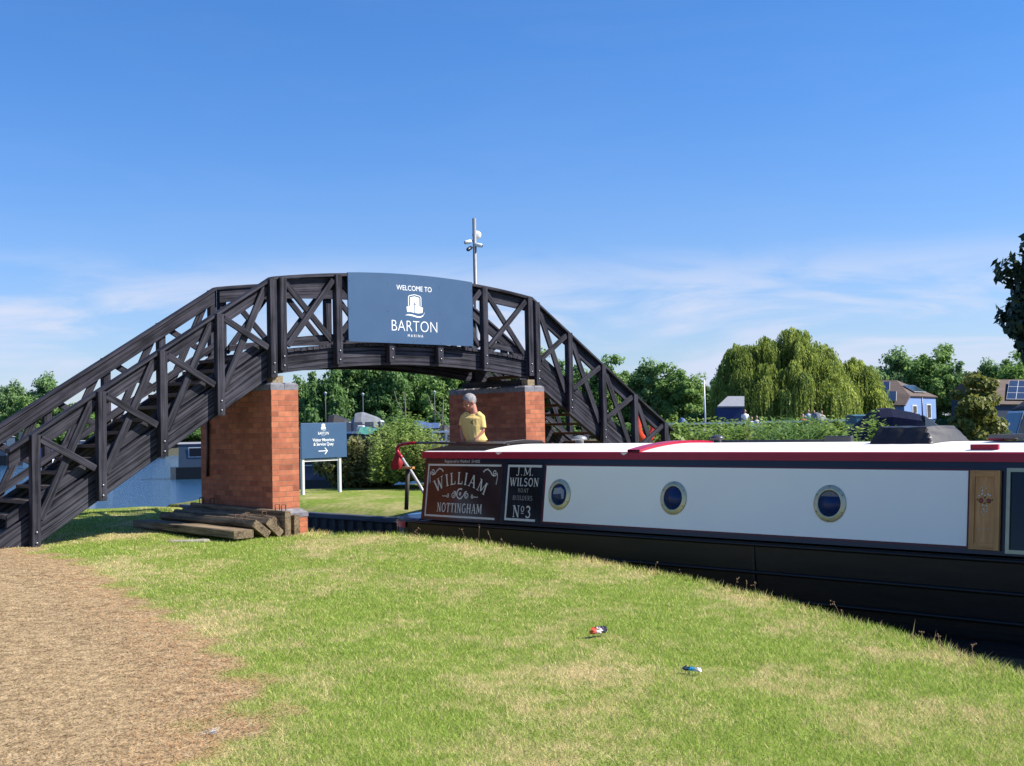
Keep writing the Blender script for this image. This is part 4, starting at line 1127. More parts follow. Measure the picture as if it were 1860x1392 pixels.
# red rail block and low coach line near the hatch
c0, c1 = bl(1764, 820, -.80), bl(1815, 820, -.80)
MB().box(((c0.x + c1.x) / 2, -.80, ZW(roofz(-.80) + .022)), (c1.x - c0.x, .04, .055)).build('roof_block', RED, nb_, bevel=.006)
c0, c1 = bl(1805, 806, .1), bl(1834, 806, .1)
MB().box(((c0.x + c1.x) / 2, .1, ZW(roofz(.1) + .03)), (c1.x - c0.x, .25, .05)).build('roof_block', RED, nb_, bevel=.006)
# tiller: raked swan neck, red bend, dark bar forward
TY = 0.0
tp = [bl(px, py, TY) for px, py in ((775, 905), (763, 883), (747, 857), (735, 840), (731, 833))]
TW = mat('tiller_grey', (.42, .42, .42), .35, .1)
MB().tube(tp, [.024, .024, .024, .024, .024], 10).build('rudder_post', TW, nb_)
tr = [bl(px, py, TY) for px, py in ((731, 833), (726, 827), (722, 821), (721, 815), (724, 810), (731, 807), (742, 805.5), (756, 805))]
MB().tube(tr, [.027, .027, .027, .026, .025, .024, .023, .021], 10).build('swan_neck', RED, nb_)
MB().tube([bl(756, 805, TY), bl(790, 804.6, TY), bl(838, 805.5, TY)], [.017, .016, .017], 8).build('tiller_bar', mat('tiller_dark', (.04, .035, .03), .4), nb_)
# stern stanchion with a timber cap and the gas/rope clutter beside it
st0, st1 = bl(738, 926, -.25), bl(741, 852, -.25)
MB().tube([st0, st1], .032, 8).build('stern_post', mat('weathered_post', (.05, .04, .03), .7, .3), nb_)
MB().box(st1 + Vector((.01, 0, .015)), (.20, .10, .035)).build('post_cap', PINE, nb_, bevel=.006)
mb = MB()
for i in range(3): mb.tube([(-.45 + .17 * math.cos(a / 6 * math.pi) * (1 - .15 * i), -.35 + .17 * math.sin(a / 6 * math.pi) * (1 - .15 * i), ZW(.262 + .03 * i)) for a in range(13)], .017, 6)
mb.build('coiled_rope', mat('rope_black', (.03, .025, .022), .9, .3, 60), nb_)

# things resting on the boat roof --------------------------------
def roof_pt(x, y, dz=0): return BM @ Vector((x, y, ZW(roofz(y) + dz)))
def on_roof(name, x, y, label, cat, group=None, dz=0):
    p = roof_pt(x, y, dz); return thing(name, p, label, cat, BRZ, group)
# black canvas cover over a pram frame / box
a, b_ = bl(1599, 808, -.2), bl(1712, 806, -.2); x0, x1 = a.x, b_.x; ln = x1 - x0
cv = on_roof('canvas_cover', x0, 0, 'black canvas cover, sagging and creased, over a box on the narrowboat roof', 'canvas cover')
rows = []
CV = mat('black_canvas', (.020, .018, .020), .5, .3, 9, bump=.3, spec=.35)
nx_, ny_ = 40, 20
for i in range(nx_ + 1):
    row = []
    for j in range(ny_ + 1):
        s_ = i / nx_; t_ = j / ny_
        # profile: steep sides, flat top
        prof = lambda q, e: min(1, min(q, 1 - q) / e)
        px_ = min(1, min(s_ / .075, (1 - s_) / .175)); py_ = prof(t_, .15)
        h = .168 * min(px_, py_)
        h += (.007 * math.sin(s_ * 19 + t_ * 5) + .005 * math.sin(s_ * 37 - t_ * 9)) * min(1, h * 9) * (1 if h < .155 else .35)
        h -= .012 * math.sin(s_ * math.pi) * (h > .14)
        row.append((ln * s_, -.42 + .84 * t_ + .006 * math.sin(s_ * 17), h + roofz(-.42 + .84 * t_) - roofz(0) + .004))
    rows.append(row)
MB().grid(rows, False).build('canvas', CV, cv)
# boat pole
a, b_ = bl(1290, 811, .5), bl(1545, 808, .5)
pl2 = on_roof('boat_pole', (a.x + b_.x) / 2, .5, 'long dark pole lying along the narrowboat roof', 'boat pole', dz=.02); hl = abs(b_.x - a.x) / 2
MB().tube([(-hl, 0, 0.005), (0, 0, .005), (hl, 0, .005)], .02, 8).build('shaft', mat('dark_pole', (.03, .028, .03), .5), pl2)
MB().box((hl - .15, 0, .03), (.35, .07, .07)).build('pole_rest', VENTB, pl2, bevel=.01)
# solar panel
a, b_ = bl(1827, 806, .1), bl(1960, 806, .1)
so = on_roof('solar_panel', (a.x + b_.x) / 2, .05, 'dark solar panel lying on the narrowboat roof at the right edge', 'solar panel', dz=.02); ln = b_.x - a.x
MB().box((0, 0, .03), (ln, .66, .035)).build('frame', mat('panel_frame', (.10, .10, .11), .4, metal=.4), so)
MB().box((0, 0, .0485), (ln - .04, .62, .003)).build('cells', mat('solar_cell', (.012, .02, .045), .1, .2, 30, spec=.8), so)
# red cloth hanging from the tiller
cpt = BM @ bl(721, 838, TY)
rc = thing('red_cloth', cpt, 'crumpled red cloth hanging from the bend of the tiller at the stern', 'cloth', 0)
rows = []
for i in range(9):
    s_ = i / 8; r_ = .015 + .07 * math.sin(s_ * 2.5) ** 1.0
    rows.append([((r_ * (1 + .28 * math.sin(3 * a + s_ * 4))) * math.cos(a) + .01 * math.sin(s_ * 5), (r_ * (.6 + .2 * math.sin(4 * a))) * math.sin(a), .14 - .27 * s_) for a in np.linspace(0, 2 * math.pi, 15)])
MB().grid(rows, True).build('cloth', mat('red_fabric', (.36, .015, .018), .7, .3, 25, bump=.2), rc)

# ------------------------------------------------------------------ steerer
def remeshed(mb, name, m_, parent, vox=.009, sm=3, extra=None):
    o = mb.build(name, m_, parent); 
    r_ = o.modifiers.new('r', 'REMESH'); r_.mode = 'VOXEL'; r_.voxel_size = vox; r_.use_smooth_shade = True
    s_ = o.modifiers.new('s', 'SMOOTH'); s_.factor = .5; s_.iterations = sm
    dg = bpy.context.evaluated_depsgraph_get(); dg.update()
    nm = bpy.data.meshes.new_from_object(o.evaluated_get(dg)); old = o.data
    o.modifiers.clear(); o.data = nm; bpy.data.meshes.remove(old)
    nm.materials.clear(); nm.materials.append(m_)
    return o
hp = BM @ Vector((-.10, 0, 0)); FZ = .27
pe = thing('person', (hp.x, hp.y, FZ), 'grey-haired man in a yellow T-shirt standing at the tiller looking down to his side', 'person', -R(24))
def pz(px, py, dy=0.0):                      # pixel -> person local at the person's depth + dy
    P = at(px, py, hp.y + dy); return Vector((P.x - hp.x, dy, P.z - FZ))
SKIN = mat('sunburnt_skin', (.42, .17, .11), .5, .12, 14)
SHIRT = mat('yellow_cotton', (.70, .50, .17), .85, .08, 11, bump=.9, stretch=(1, 1, .45), detail=2)
def ell(mb, c, rx, ry, rz_, M=None, n=14):
    k = 8; prof = [(max(.002, math.sin(math.pi * i / k)), -math.cos(math.pi * i / k)) for i in range(k + 1)]
    S_ = Matrix.Diagonal((rx, ry, rz_)); mb.lathe(c, prof, n, M=(M @ S_ if M is not None else S_))
body = MB()
neck = pz(861, 748); headc = pz(854, 731, -.03); hips = pz(867, 808, .02); chest = pz(861, 770)
HM = Matrix.Rotation(R(-34), 3, 'Z') @ Matrix.Rotation(R(22), 3, 'X')     # face looks along local -Y
def hd(x, y, z): return headc + HM @ Vector((x, y, z))
ell(body, headc + HM @ Vector((0, .012, .028)), .076, .095, .088, HM)
ell(body, hd(0, -.022, -.035), .060, .070, .088, HM)
ell(body, hd(0, -.065, -.088), .030, .028, .026, HM)
ell(body, hd(0, -.100, -.022), .014, .024, .026, HM); ell(body, hd(0, -.108, -.034), .017, .015, .013, HM)
ell(body, hd(0, -.084, .022), .050, .018, .014, HM)
for sg in (-1, 1):
    ell(body, hd(sg * .076, .012, -.008), .012, .024, .034, HM)
    ell(body, hd(sg * .038, -.066, -.030), .024, .022, .022, HM)
ell(body, hd(0, -.086, -.062), .024, .014, .008, HM)
body.tube([hd(0, .03, -.05), neck + Vector((0, .005, -.01)), neck + Vector((.0, .02, -.09))], [.055, .058, .075], 14)
# torso and legs
body.tube([neck + Vector((0, .02, -.06)), chest + Vector((0, .02, 0)), hips + Vector((0, .02, .02)), hips + Vector((0, .02, -.12))], [.075, .095, .10, .11], 16)
for sg in (-1, 1):
    body.tube([hips + Vector((sg * .08, 0, -.10)), Vector((hips.x + sg * .10, .0, .48)), Vector((hips.x + sg * .11, .03, .07)), Vector((hips.x + sg * .11, -.10, .03))], [.09, .06, .04, .038], 10)
# arms: viewer-left (his right) hangs, viewer-right (his left) rests a hand on the hatch
shL, elL, wrL = pz(841, 757), pz(840, 781, -.03), pz(846, 801, -.10)
shR, elR, wrR = pz(877, 757), pz(879, 783, -.02), pz(871.5, 803, -.14)
body.tube([shL, elL, wrL], [.052, .042, .029], 10); body.tube([shR, elR, wrR], [.052, .043, .029], 10)
def hand(w, d_, out, thumb):
    w = Vector(w); d_ = Vector(d_).normalized(); out = Vector(out).normalized(); dn = d_.cross(out).normalized()
    pal = w + d_ * .045
    Mh = Matrix((out, d_, dn)).transposed(); ell(body, pal, .038, .052, .018, Mh)
    for i, (o_, ln_) in enumerate(((-.028, .062), (-.010, .074), (.009, .070), (.026, .054))):
        b0_ = pal + d_ * .038 + out * o_; b1_ = b0_ + d_ * ln_ * .5 - dn * .006; b2_ = b1_ + d_ * ln_ * .42 - dn * .022
        body.tube([b0_, b1_, b2_], [.0095, .0088, .0075], 7)
    t0_ = pal - d_ * .02 + out * thumb * .03; body.tube([t0_, t0_ + d_ * .03 + out * thumb * .026, t0_ + d_ * .06 + out * thumb * .03 - dn * .01], [.012, .0105, .0085], 7)
hand(wrL, (.15, -.4, -.8), (1, 0, .2), 1); hand(wrR, (-.35, -.75, -.35), (1, -.3, 0), -1)
remeshed(body, 'body', SKIN, pe, .0075, 2)
# eyes, mouth
for sg in (-1, 1):
    mb = MB(); ell(mb, hd(sg * .029, -.083, .004), .011, .008, .007, HM); mb.build('eye', mat('eye_dark', (.05, .035, .03), .2), pe)
mb = MB(); ell(mb, hd(0, -.101, -.064), .020, .004, .004, HM); mb.build('mouth', mat('lip', (.28, .09, .07), .5), pe)
# hair
hm_ = MB(); k1, k2 = 14, 28; rows = []
for i in range(k1 + 1):
    th = math.pi * .74 * i / k1; row = []
    for j in range(k2 + 1):
        a = 2 * math.pi * j / k2
        front = max(0, -math.sin(a))                                  # toward the face (-Y)
        thx = th * (1 - .56 * front ** .7) 
        r_ = 1.09 + .04 * math.sin(a * 9 + i * 2.1) * math.sin(i * 1.7) + .05 * RNG.random()
        row.append(hd(.078 * r_ * math.sin(thx) * math.cos(a), .012 + .098 * r_ * math.sin(thx) * math.sin(a), .028 + .092 * r_ * math.cos(thx)))
    rows.append(row)
hm_.grid(rows, True); hm_.build('hair', mat('grey_hair', (.24, .235, .24), .8, .6, 45, bump=.6), pe)
# T-shirt
sh = MB()
def ring_loft(mb, secs, n=20):
    rows = [[(c.x + rx * math.cos(a), c.y + ry * math.sin(a) + tilt * math.cos(a), c.z + zt * math.cos(a)) for a in np.linspace(0, 2 * math.pi, n + 1)] for c, rx, ry, tilt, zt in secs]
    mb.grid(rows, True)
    for r_ in (rows[0], rows[-1]): mb.add(r_[:-1], [tuple(range(n))])
nk = neck + Vector((0, .01, -.035))
ring_loft(sh, [(nk, .085, .075, 0, 0), (nk + Vector((.0, .01, -.022)), .135, .095, 0, .0), (pz(860, 760), .185, .115, 0, 0), (pz(860, 775, -.01), .178, .130, 0, 0), (pz(862, 790, -.01), .165, .135, 0, 0), (pz(867, 800, 0), .170, .145, 0, 0), (pz(869, 808, 0), .176, .150, 0, 0), (pz(870, 816, .0), .172, .145, 0, 0)])
sh.tube([shL + Vector((.07, 0, .035)), shL + Vector((.012, -.005, -.01)), pz(839.5, 774, -.02)], [.058, .060, .064], 14)
sh.tube([shR + Vector((-.07, 0, .035)), shR + Vector((-.008, -.005, -.01)), pz(878.5, 778, -.015)], [.058, .061, .066], 14)
remeshed(sh, 'shirt', SHIRT, pe, .009, 3)
lg = MB(); c = pz(864.5, 768, -.128)
lg.prism([c + Vector((dx, 0, dz)) for dx, dz in ((-.02, -.035), (.012, -.04), (.03, -.01), (.016, .012), (.03, .04), (0, .03), (-.022, .04), (-.014, .01), (-.03, -.005))], (0, .03, 0))
lg.build('chest_print', mat('print_olive', (.26, .19, .05), .8), pe)
tr_ = MB(); ring_loft(tr_, [(hips + Vector((0, 0, .0)), .16, .12, 0, 0), (hips + Vector((0, 0, -.16)), .175, .125, 0, 0), (hips + Vector((0, 0, -.30)), .19, .12, 0, 0)])
tr_.build('shorts', mat('navy_shorts', (.02, .025, .05), .8, .2), pe)

# ------------------------------------------------------------------ timber baulks by the left pier
OLDW = woodmat('weathered_timber', (.045, .032, .020), (.34, .25, .155), rough=.9, sx=1.2, sy=22, bump=.6)
RUSTY = mat('rusty_iron', (.10, .05, .03), .8, .4, 30)
def baulk(ub, lean, v0, v1, zb, label, wdt=.29, thk=.105, loops=(), yaw=0.0):
    """plank lying along v; lean = angle of its width from horizontal, tipped towards -u"""
    P0 = uv(ub, v0); g0 = gh(P0.x, P0.y); P1 = uv(ub, v1); g1 = gh(P1.x, P1.y)
    r = thing('timber_baulk', (P0.x, P0.y, g0 + zb), label, 'timber baulk', BE, 'timber baulks stacked beside the brick pier')
    ln = v1 - v0; rise = (g1 - g0) * .9
    wx, wz = -math.cos(lean), math.sin(lean)
    mb = MB(); n = 10; rows = []; off = RNG.random() * 30; lcs = []
    nx_, nz_ = math.sin(lean), math.cos(lean)           # thickness direction
    if lean > 1.5: nx_, nz_ = -1, 0
    cs = [(0, 0), (1, 0), (1, 1), (0, 1), (0, 0)]
    prof = []
    c = .012
    for a, t_ in ((c, 0), (wdt - c, 0), (wdt, c), (wdt, thk - c), (wdt - c, thk), (c, thk), (0, thk - c), (0, c), (c, 0)): prof.append((wx * a + nx_ * t_, wz * a + nz_ * t_, a, t_))
    for i in range(n + 1):
        s_ = i / n; jx, jz = (RNG.gauss(0, .003), RNG.gauss(0, .003))
        rows.append([(px_ + jx + yaw * ln * s_, ln * s_, pz_ + jz + rise * s_) for px_, pz_, a, t_ in prof])
        lcs += [(ln * s_ + off, a, t_ + off) for px_, pz_, a, t_ in prof]
    mb.grid(rows, False, lcs)
    for k in (0, n): mb.add(rows[k][:-1], [tuple(range(8))], [(off + .02 * q, a * 3, t_ * 3) for q, (px_, pz_, a, t_) in enumerate(prof[:-1])])
    mb.build('plank', OLDW, r)
    for s_ in loops:
        y = ln * s_; tx, tz = wx * wdt + nx_ * thk / 2, wz * wdt + nz_ * thk / 2 + rise * s_
        if lean < .3: tx, tz = wx * wdt * .5, thk + rise * s_
        MB().tube([(tx - .03, y, tz - .03), (tx - .035, y, tz + .07), (tx - .02, y + .01, tz + .085), (tx + .05, y + .03, tz + .08), (tx + .055, y + .03, tz - .03)], .007, 5).build('iron_loop', RUSTY, r)
baulk(-.86, .0, -.86, 1.95, .03, 'weathered plank lying flat on the grass, nearest of the stack, pale topped')
baulk(-.62, R(38), -.80, 1.75, .0, 'weathered plank propped on the flat front plank, with two bent iron loops', loops=(.10, .16))
baulk(-.41, R(42), -.78, 1.78, .0, 'weathered plank tipped between its neighbours, its square end pale and cracked', loops=(.2,))
baulk(-.30, R(50), -.66, 1.80, .0, 'steeper tipped weathered plank in the middle of the stack', loops=(.08,))
baulk(-.205, R(90), -.74, 1.82, -.02, 'weathered plank on edge against the pier plinth, with iron loops at both ends', wdt=.36, thk=.09, loops=(.04, .1, .78, .9))
baulk(.02, R(90), -.62, -.27, -.03, 'short dark plank end standing in front of the pier plinth', wdt=.31, thk=.09)
p = gz(345, 986, .10)
cs_ = thing('concrete_slab', (p.x, p.y, gh(p.x, p.y) - .01), 'broken pale concrete slab in the grass in front of the timber stack', 'slab', .25)
mb = MB(); pl = [(-.24, -.09), (-.05, -.12), (.18, -.09), (.25, .02), (.20, .12), (-.02, .10), (-.22, .13), (-.27, .03)]
mb.prism([(a, b_, 0) for a, b_ in pl], (0, 0, .035)); mb.build('slab', mat('pale_concrete', (.27, .25, .19), .95, .3, 25, bump=.4), cs_, bevel=.01)

# litter -----------------------------------------------------------
def litter(px, py, cols, label, sz, flat):
    p = gz(px, py, .02); r = thing('litter', (p.x, p.y, gh(p.x, p.y) + .02), label, 'litter', RNG.random() * 3, 'crumpled litter on the lawn')
    rr = random.Random(int(px))
    for k, c in enumerate(cols):
        rows = []; ox = (k - (len(cols) - 1) / 2) * sz * .8
        for i in range(7):
            rows.append([(ox + sz * (.55 * math.cos(a) * math.sin(.3 + i * .4) + .25 * rr.gauss(0, .5)), sz * (.5 * math.sin(a) * math.sin(.3 + i * .4) + .2 * rr.gauss(0, .5)), max(0.0, sz * flat * (1 - i / 6) + sz * .15 * rr.gauss(0, .6)) + .004) for a in np.linspace(0, 2 * math.pi, 10)])
        MB().grid(rows, False).build('wrapper', mat('wrapper_%s' % 'abcdefgh'[k + 4 * (sz < .05)], c, .3, .25, 60), r)
litter(1087, 1156, [(.62, .10, .05), (.55, .50, .50), (.05, .04, .07)], 'crumpled red, black and silver wrapper on the grass', .052, .95)
litter(1257, 1222, [(.70, .72, .74), (.03, .30, .48), (.03, .05, .09)], 'crumpled blue and white wrapper lying flatter on the grass', .046, .45)
p = gz(383, 1333, .01); ft = MB(); rr = random.Random(4)
for i in range(26):
    a = rr.random() * 6.28; l = .015 + .03 * rr.random(); c = Vector((rr.gauss(0, .015), rr.gauss(0, .02), .012 + .012 * rr.random()))
    ft.tube([c, c + Vector((math.cos(a) * l, math.sin(a) * l, .008 * rr.random()))], [.0022, .0008], 3)
fo = ft.build('feather_tuft', mat('white_down', (.50, .49, .47), .9, .15)); fo.location = (p.x, p.y, gh(p.x, p.y)); tag(fo, 'small tuft of white feathers on the dry path', 'feathers')

# lifebuoy on the far rail of the right stairs -----------------------
def onv(px, py, v):
    r_ = ray(px, py); P0 = O + A * v; k = A.dot(P0) / A.dot(r_); return Vector((r_.x * k, r_.y * k, EYE + r_.z * k))
p = onv(1173, 776, WID - .12)
lb = thing('lifebuoy', p, 'orange lifebuoy hanging inside the rail at the foot of the right stairs', 'lifebuoy', BE)
ORG = mat('lifebuoy_orange', (.55, .055, .022), .35, .2, 8)
mb = MB(); rows = []
for i in range(33):
    a = 2 * math.pi * i / 32; rows.append([((.235 + .085 * math.cos(q)) * math.cos(a), .06 * math.sin(q), (.255 + .085 * math.cos(q)) * math.sin(a)) for q in np.linspace(0, 2 * math.pi, 13)])
mb.grid(rows, True); mb.build('ring', ORG, lb)
for a in (80, 265):
    mb = MB(); rows = []
    for i in range(5):
        b_ = R(a + (i - 2) * 5); rows.append([((.235 + .089 * math.cos(q)) * math.cos(b_), .064 * math.sin(q), (.255 + .089 * math.cos(q)) * math.sin(b_)) for q in np.linspace(0, 2 * math.pi, 13)])
    mb.grid(rows, True); mb.build('reflective_band', mat('band_silver', (.7, .7, .7), .3), lb)

# ------------------------------------------------------------------ vegetation
LEAF_DARK = leafmat('leaf_dark', (0.0565, 0.1357, 0.0415), (0.1979, 0.3298, 0.0905))  # three far-tree leaf colours, brightened in place of distance haze
LEAF_MID = leafmat('leaf_mid', (0.084, 0.1837, 0.0455), (0.2625, 0.4025, 0.105))
LEAF_POP = leafmat('leaf_poplar', (0.1132, 0.2174, 0.0784), (0.2958, 0.435, 0.1652))
LEAF_WIL = leafmat('leaf_willow', (.11, .175, .028), (.52, .58, .13), trans=.5)
LEAF_WEED = leafmat('leaf_weed', (.105, .20, .035), (.32, .43, .11), trans=.4)
LEAF_REED = leafmat('leaf_reed', (0.084, 0.182, 0.049), (0.21, 0.336, 0.112), trans=.4)
LEAF_BRAM = leafmat('leaf_bramble', (0.052, 0.091, 0.026), (0.26, 0.2275, 0.078), trans=.3)
LEAF_SHR = leafmat('leaf_shrub', (0.054, 0.102, 0.018), (0.264, 0.264, 0.06), trans=.35)
BARK = mat('bark', (.075, .06, .045), .9, .4, 8, stretch=(1, 1, .2), bump=.5)
def leaves_at(pos, nrm, size, rs_, elong=1.6, jitter=.7):
    n = len(pos); nn = nrm + rs_.randn(n, 3) * jitter; nn /= np.linalg.norm(nn, axis=1)[:, None] + 1e-9
    t_ = np.cross(nn, rs_.randn(n, 3)); t_ /= np.linalg.norm(t_, axis=1)[:, None] + 1e-9
    b_ = np.cross(nn, t_); s_ = (size * (.6 + .8 * rs_.rand(n)))[:, None]
    t_ = t_ * s_ * .5 * elong; b_ = b_ * s_ * .5
    return np.stack([pos - t_, pos + b_ * .9 - t_ * .1, pos + t_, pos - b_ * .9 - t_ * .1], 1)
def crown_pts(rs_, rx, ry, rz_, nclump, nleaf, cr_, shape='round', lump=.25):
    """clump centres scattered through an uneven envelope; returns leaf positions and outward normals"""
    d = rs_.randn(nclump, 3); d /= np.linalg.norm(d, axis=1)[:, None]
    ph = rs_.rand(6) * 6.28
    lumpy = 1 + lump * (np.sin(3 * d[:, 0] + ph[0]) * np.sin(3 * d[:, 2] + ph[1]) + .6 * np.sin(6 * d[:, 1] + ph[2] + 4 * d[:, 2]))
    rad = (.25 + .72 * rs_.rand(nclump) ** .55) * lumpy
    c = d * rad[:, None]
    if shape == 'cone': c[:, :2] *= (1.05 - .45 * (c[:, 2:3] + 1))
    if shape == 'egg': c[:, :2] *= (1.0 - .22 * (c[:, 2:3]))
    c *= np.array([rx, ry, rz_])
    P, Nn = [], []
    per = max(4, nleaf // nclump)
    for i in range(nclump):
        q_ = rs_.randn(per, 3); q_ /= np.linalg.norm(q_, axis=1)[:, None]
        r_ = cr_ * (.55 + .7 * rs_.rand()) * (rs_.rand(per) ** .45)
        q2 = q_ * r_[:, None]; q2[:, 2] *= .75
        P.append(c[i] + q2); Nn.append(q_ + .4 * c[i] / max(rx, rz_) + np.array([0, 0, .35]))
    return np.concatenate(P), np.concatenate(Nn)
def make_tree(name, label, cat, loc, h, w, m_, seed, nclump=70, nleaf=4200, leaf=.26, shape='round', trunk_h=.22, group=None, lump=.25, trunk_r=None):
    rs_ = np.random.RandomState(seed); r = thing(name, loc, label, cat, 0, group)
    rz_ = h * (1 - trunk_h) / 2; zc = h - rz_
    P, Nn = crown_pts(rs_, w / 2, w / 2, rz_, nclump, nleaf, w * .15, shape, lump); P[:, 2] += zc
    q_ = leaves_at(P, Nn, np.full(len(P), leaf), rs_)
    np_mesh('crown', q_, 4, np.clip(rs_.rand(len(P)) * .6 + .4 * rs_.rand(), 0, 1), m_, r)
    tr_ = trunk_r or h * .022; tm = MB(); rr = random.Random(seed)
    tm.tube([(0, 0, -.3), (tr_ * .6, 0, h * .25), (-tr_ * .5, tr_, h * .5), (0, 0, h * .82)], [tr_ * 1.25, tr_, tr_ * .7, tr_ * .2], 8)
    for k in range(7):
        z0 = h * (trunk_h * .8 + .09 * k); a = rr.random() * 6.28; l = w * .36
        tm.tube([(0, 0, z0), (math.cos(a) * l * .5, math.sin(a) * l * .5, z0 + l * .35), (math.cos(a) * l, math.sin(a) * l, z0 + l * .55)], [tr_ * .5, tr_ * .3, tr_ * .1], 5)
    tm.build('trunk', BARK, r)
    return r
def place(px, Z, top_py, base=.65):
    """ground point and height for something whose top shows at (px, top_py)"""
    t_ = at(px, top_py, Z); g_ = gh(t_.x, Z); return Vector((t_.x, Z, g_ - .05)), t_.z - g_
# background woodland: three crown types, copied
protos = []
for i, (m_, shp) in enumerate(((LEAF_DARK, 'egg'), (LEAF_MID, 'round'), (LEAF_POP, 'egg'), (LEAF_DARK, 'round'))):
    protos.append(make_tree('broadleaf_tree', 'x', 'tree', (0, 0, 0), 6.0, 4.2, m_, 20 + i, nclump=150, nleaf=15000, leaf=.165, shape=shp, group='broadleaf trees along the far shore', trunk_h=.03))
used = [False] * 4
def bg_tree(k, px, Z, top, wpx, label):
    p, h = place(px, Z, top); sw = wpx * Z / FPX / 4.2
    rz_ = RNG.random() * 6.28
    if not used[k]:
        used[k] = True; o = protos[k]; o.location = p; o.rotation_euler = (0, 0, rz_); o['label'] = label
    else: o = dup(protos[k], p, rz_, (1, 1, 1), label)
    o.scale = (sw, sw, h / 6.0)
UB = 'seen through the bridge arch'
bg_tree(0, 536, 98, 676, 80, 'dark tree just right of the left pier top, ' + UB)
bg_tree(3, 590, 94, 655, 95, 'dark rounded tree above the moorings sign, ' + UB)
bg_tree(0, 640, 96, 640, 95, 'dark dense tree above the canopied cruiser, ' + UB)
bg_tree(1, 668, 101, 640, 90, 'mid-green tree behind the lamps, ' + UB)
bg_tree(0, 707, 95, 645, 85, 'dark tree above the tall weeds, ' + UB)
bg_tree(3, 752, 99, 646, 95, 'shadowy tree behind the thin bare trunk, ' + UB)
bg_tree(1, 800, 96, 660, 90, 'lighter tree half hidden by the right pier, ' + UB)
bg_tree(3, 846, 97, 650, 100, 'dark tree behind the right pier')
bg_tree(0, 905, 99, 640, 110, 'dark tree showing under the deck right of the pier')
bg_tree(1, 968, 100, 640, 100, 'tree behind the top of the right stairs')
bg_tree(3, 1030, 100, 650, 100, 'dark tree seen through the upper bracing of the right stairs')
bg_tree(1, 1092, 99, 650, 90, 'light green tree rising over the middle of the right stair rail')
bg_tree(0, 1130, 102, 660, 75, 'dark tree just right of the stair rail')
bg_tree(2, 1178, 100, 656, 95, 'grey-green tree with a two-humped crown above the lifebuoy')
bg_tree(1, 1236, 98, 662, 90, 'fresh green rounded tree left of the white mast')
bg_tree(3, 1288, 104, 690, 70, 'low dark tree behind the white mast')
bg_tree(0, 1322, 106, 672, 80, 'dark tree at the left flank of the big willow')
for px, tp, lb_ in ((1365, 690, 'dark tree wholly behind the left half of the big willow'), (1430, 684, 'dark tree wholly behind the middle of the big willow'), (1490, 690, 'dark tree wholly behind the right half of the big willow'), (1545, 694, 'dark tree wholly behind the smaller willow')):
    bg_tree(0 if px % 2 else 3, px, 112, tp, 95, lb_)
bg_tree(2, 1585, 125, 672, 80, 'grey-green tree between the small willow and the blue house')
bg_tree(2, 1630, 128, 634, 90, 'tall grey-green tree behind the blue house roof ridge')
bg_tree(1, 1690, 126, 630, 100, 'broad green tree behind the right slope of the blue house')
bg_tree(3, 1742, 124, 655, 70, 'dark tree between the two houses')
bg_tree(2, 1795, 127, 655, 70, 'thin grey-green tree above the brown-roofed house')
bg_tree(1, 1845, 125, 640, 100, 'green tree above the brown roof at the right edge')
# far left shore
bg_tree(2, 18, 138, 694, 62, 'pale poplar-like tree at the far left edge of the lake')
bg_tree(2, 80, 140, 680, 78, 'taller pale poplar-like tree at the far left, beside the stair rail')
bg_tree(1, 45, 136, 722, 60, 'low green tree between the two poplar-like trees')
for px, tp, lb_ in ((-30, 700, 'pale tree cut off by the left edge of the lake view'), (128, 728, 'small tree on the far shore seen through the lower left stairs'), (165, 742, 'low bushy tree on the far shore behind the second stair post'), (265, 735, 'low tree on the far shore behind the middle of the left stairs'), (330, 745, 'low tree on the far shore seen between the upper stair braces'), (395, 740, 'low tree on the far shore left of the left pier'), (460, 735, 'low tree on the far shore hidden behind the left pier')):
    bg_tree(1 if px % 2 else 0, px, 139, tp, 70, lb_)
# slim poplar plumes to break the outline of the left trees
hp_ = make_tree('shore_bush', 'x', 'bush', (0, 0, 0), 2.2, 4.0, LEAF_DARK, 61, nclump=70, nleaf=6000, leaf=.17, shape='round', trunk_h=.02, group='bushes under the trees of the far shore', trunk_r=.04)
first_ = True
for i, px in enumerate(list(range(-20, 560, 62)) + list(range(560, 1310, 78)) + [1330, 1400, 1470, 1540, 1605, 1700, 1745, 1850]):
    Z = 137 if px < 540 else (90 + (i % 3) * 2 if px < 1310 else 100 + (i % 3) * 2)
    p, h = place(px, Z, (757 + (i * 7) % 11) if px > 540 else 770 + (i * 5) % 9)
    lb_ = 'low bush under the far trees, number %d from the left along the shore' % (i + 1)
    lb_ = ('low bush on the lake shore seen through the left stairs' if px < 540 else 'low dark bush at the foot of the far trees between the piers and the mast' if px < 1310 else 'low bush in the shade under the willows and beside the houses')
    if first_: o = hp_; first_ = False; o.location = p; o['label'] = lb_
    else: o = dup(hp_, p, RNG.random() * 6.28, (1, 1, 1), lb_)
    s_ = 62 * Z / FPX / 4.0 * (1.25 if px < 540 else 1.5); o.scale = (s_, s_, max(.3, h / 2.2))
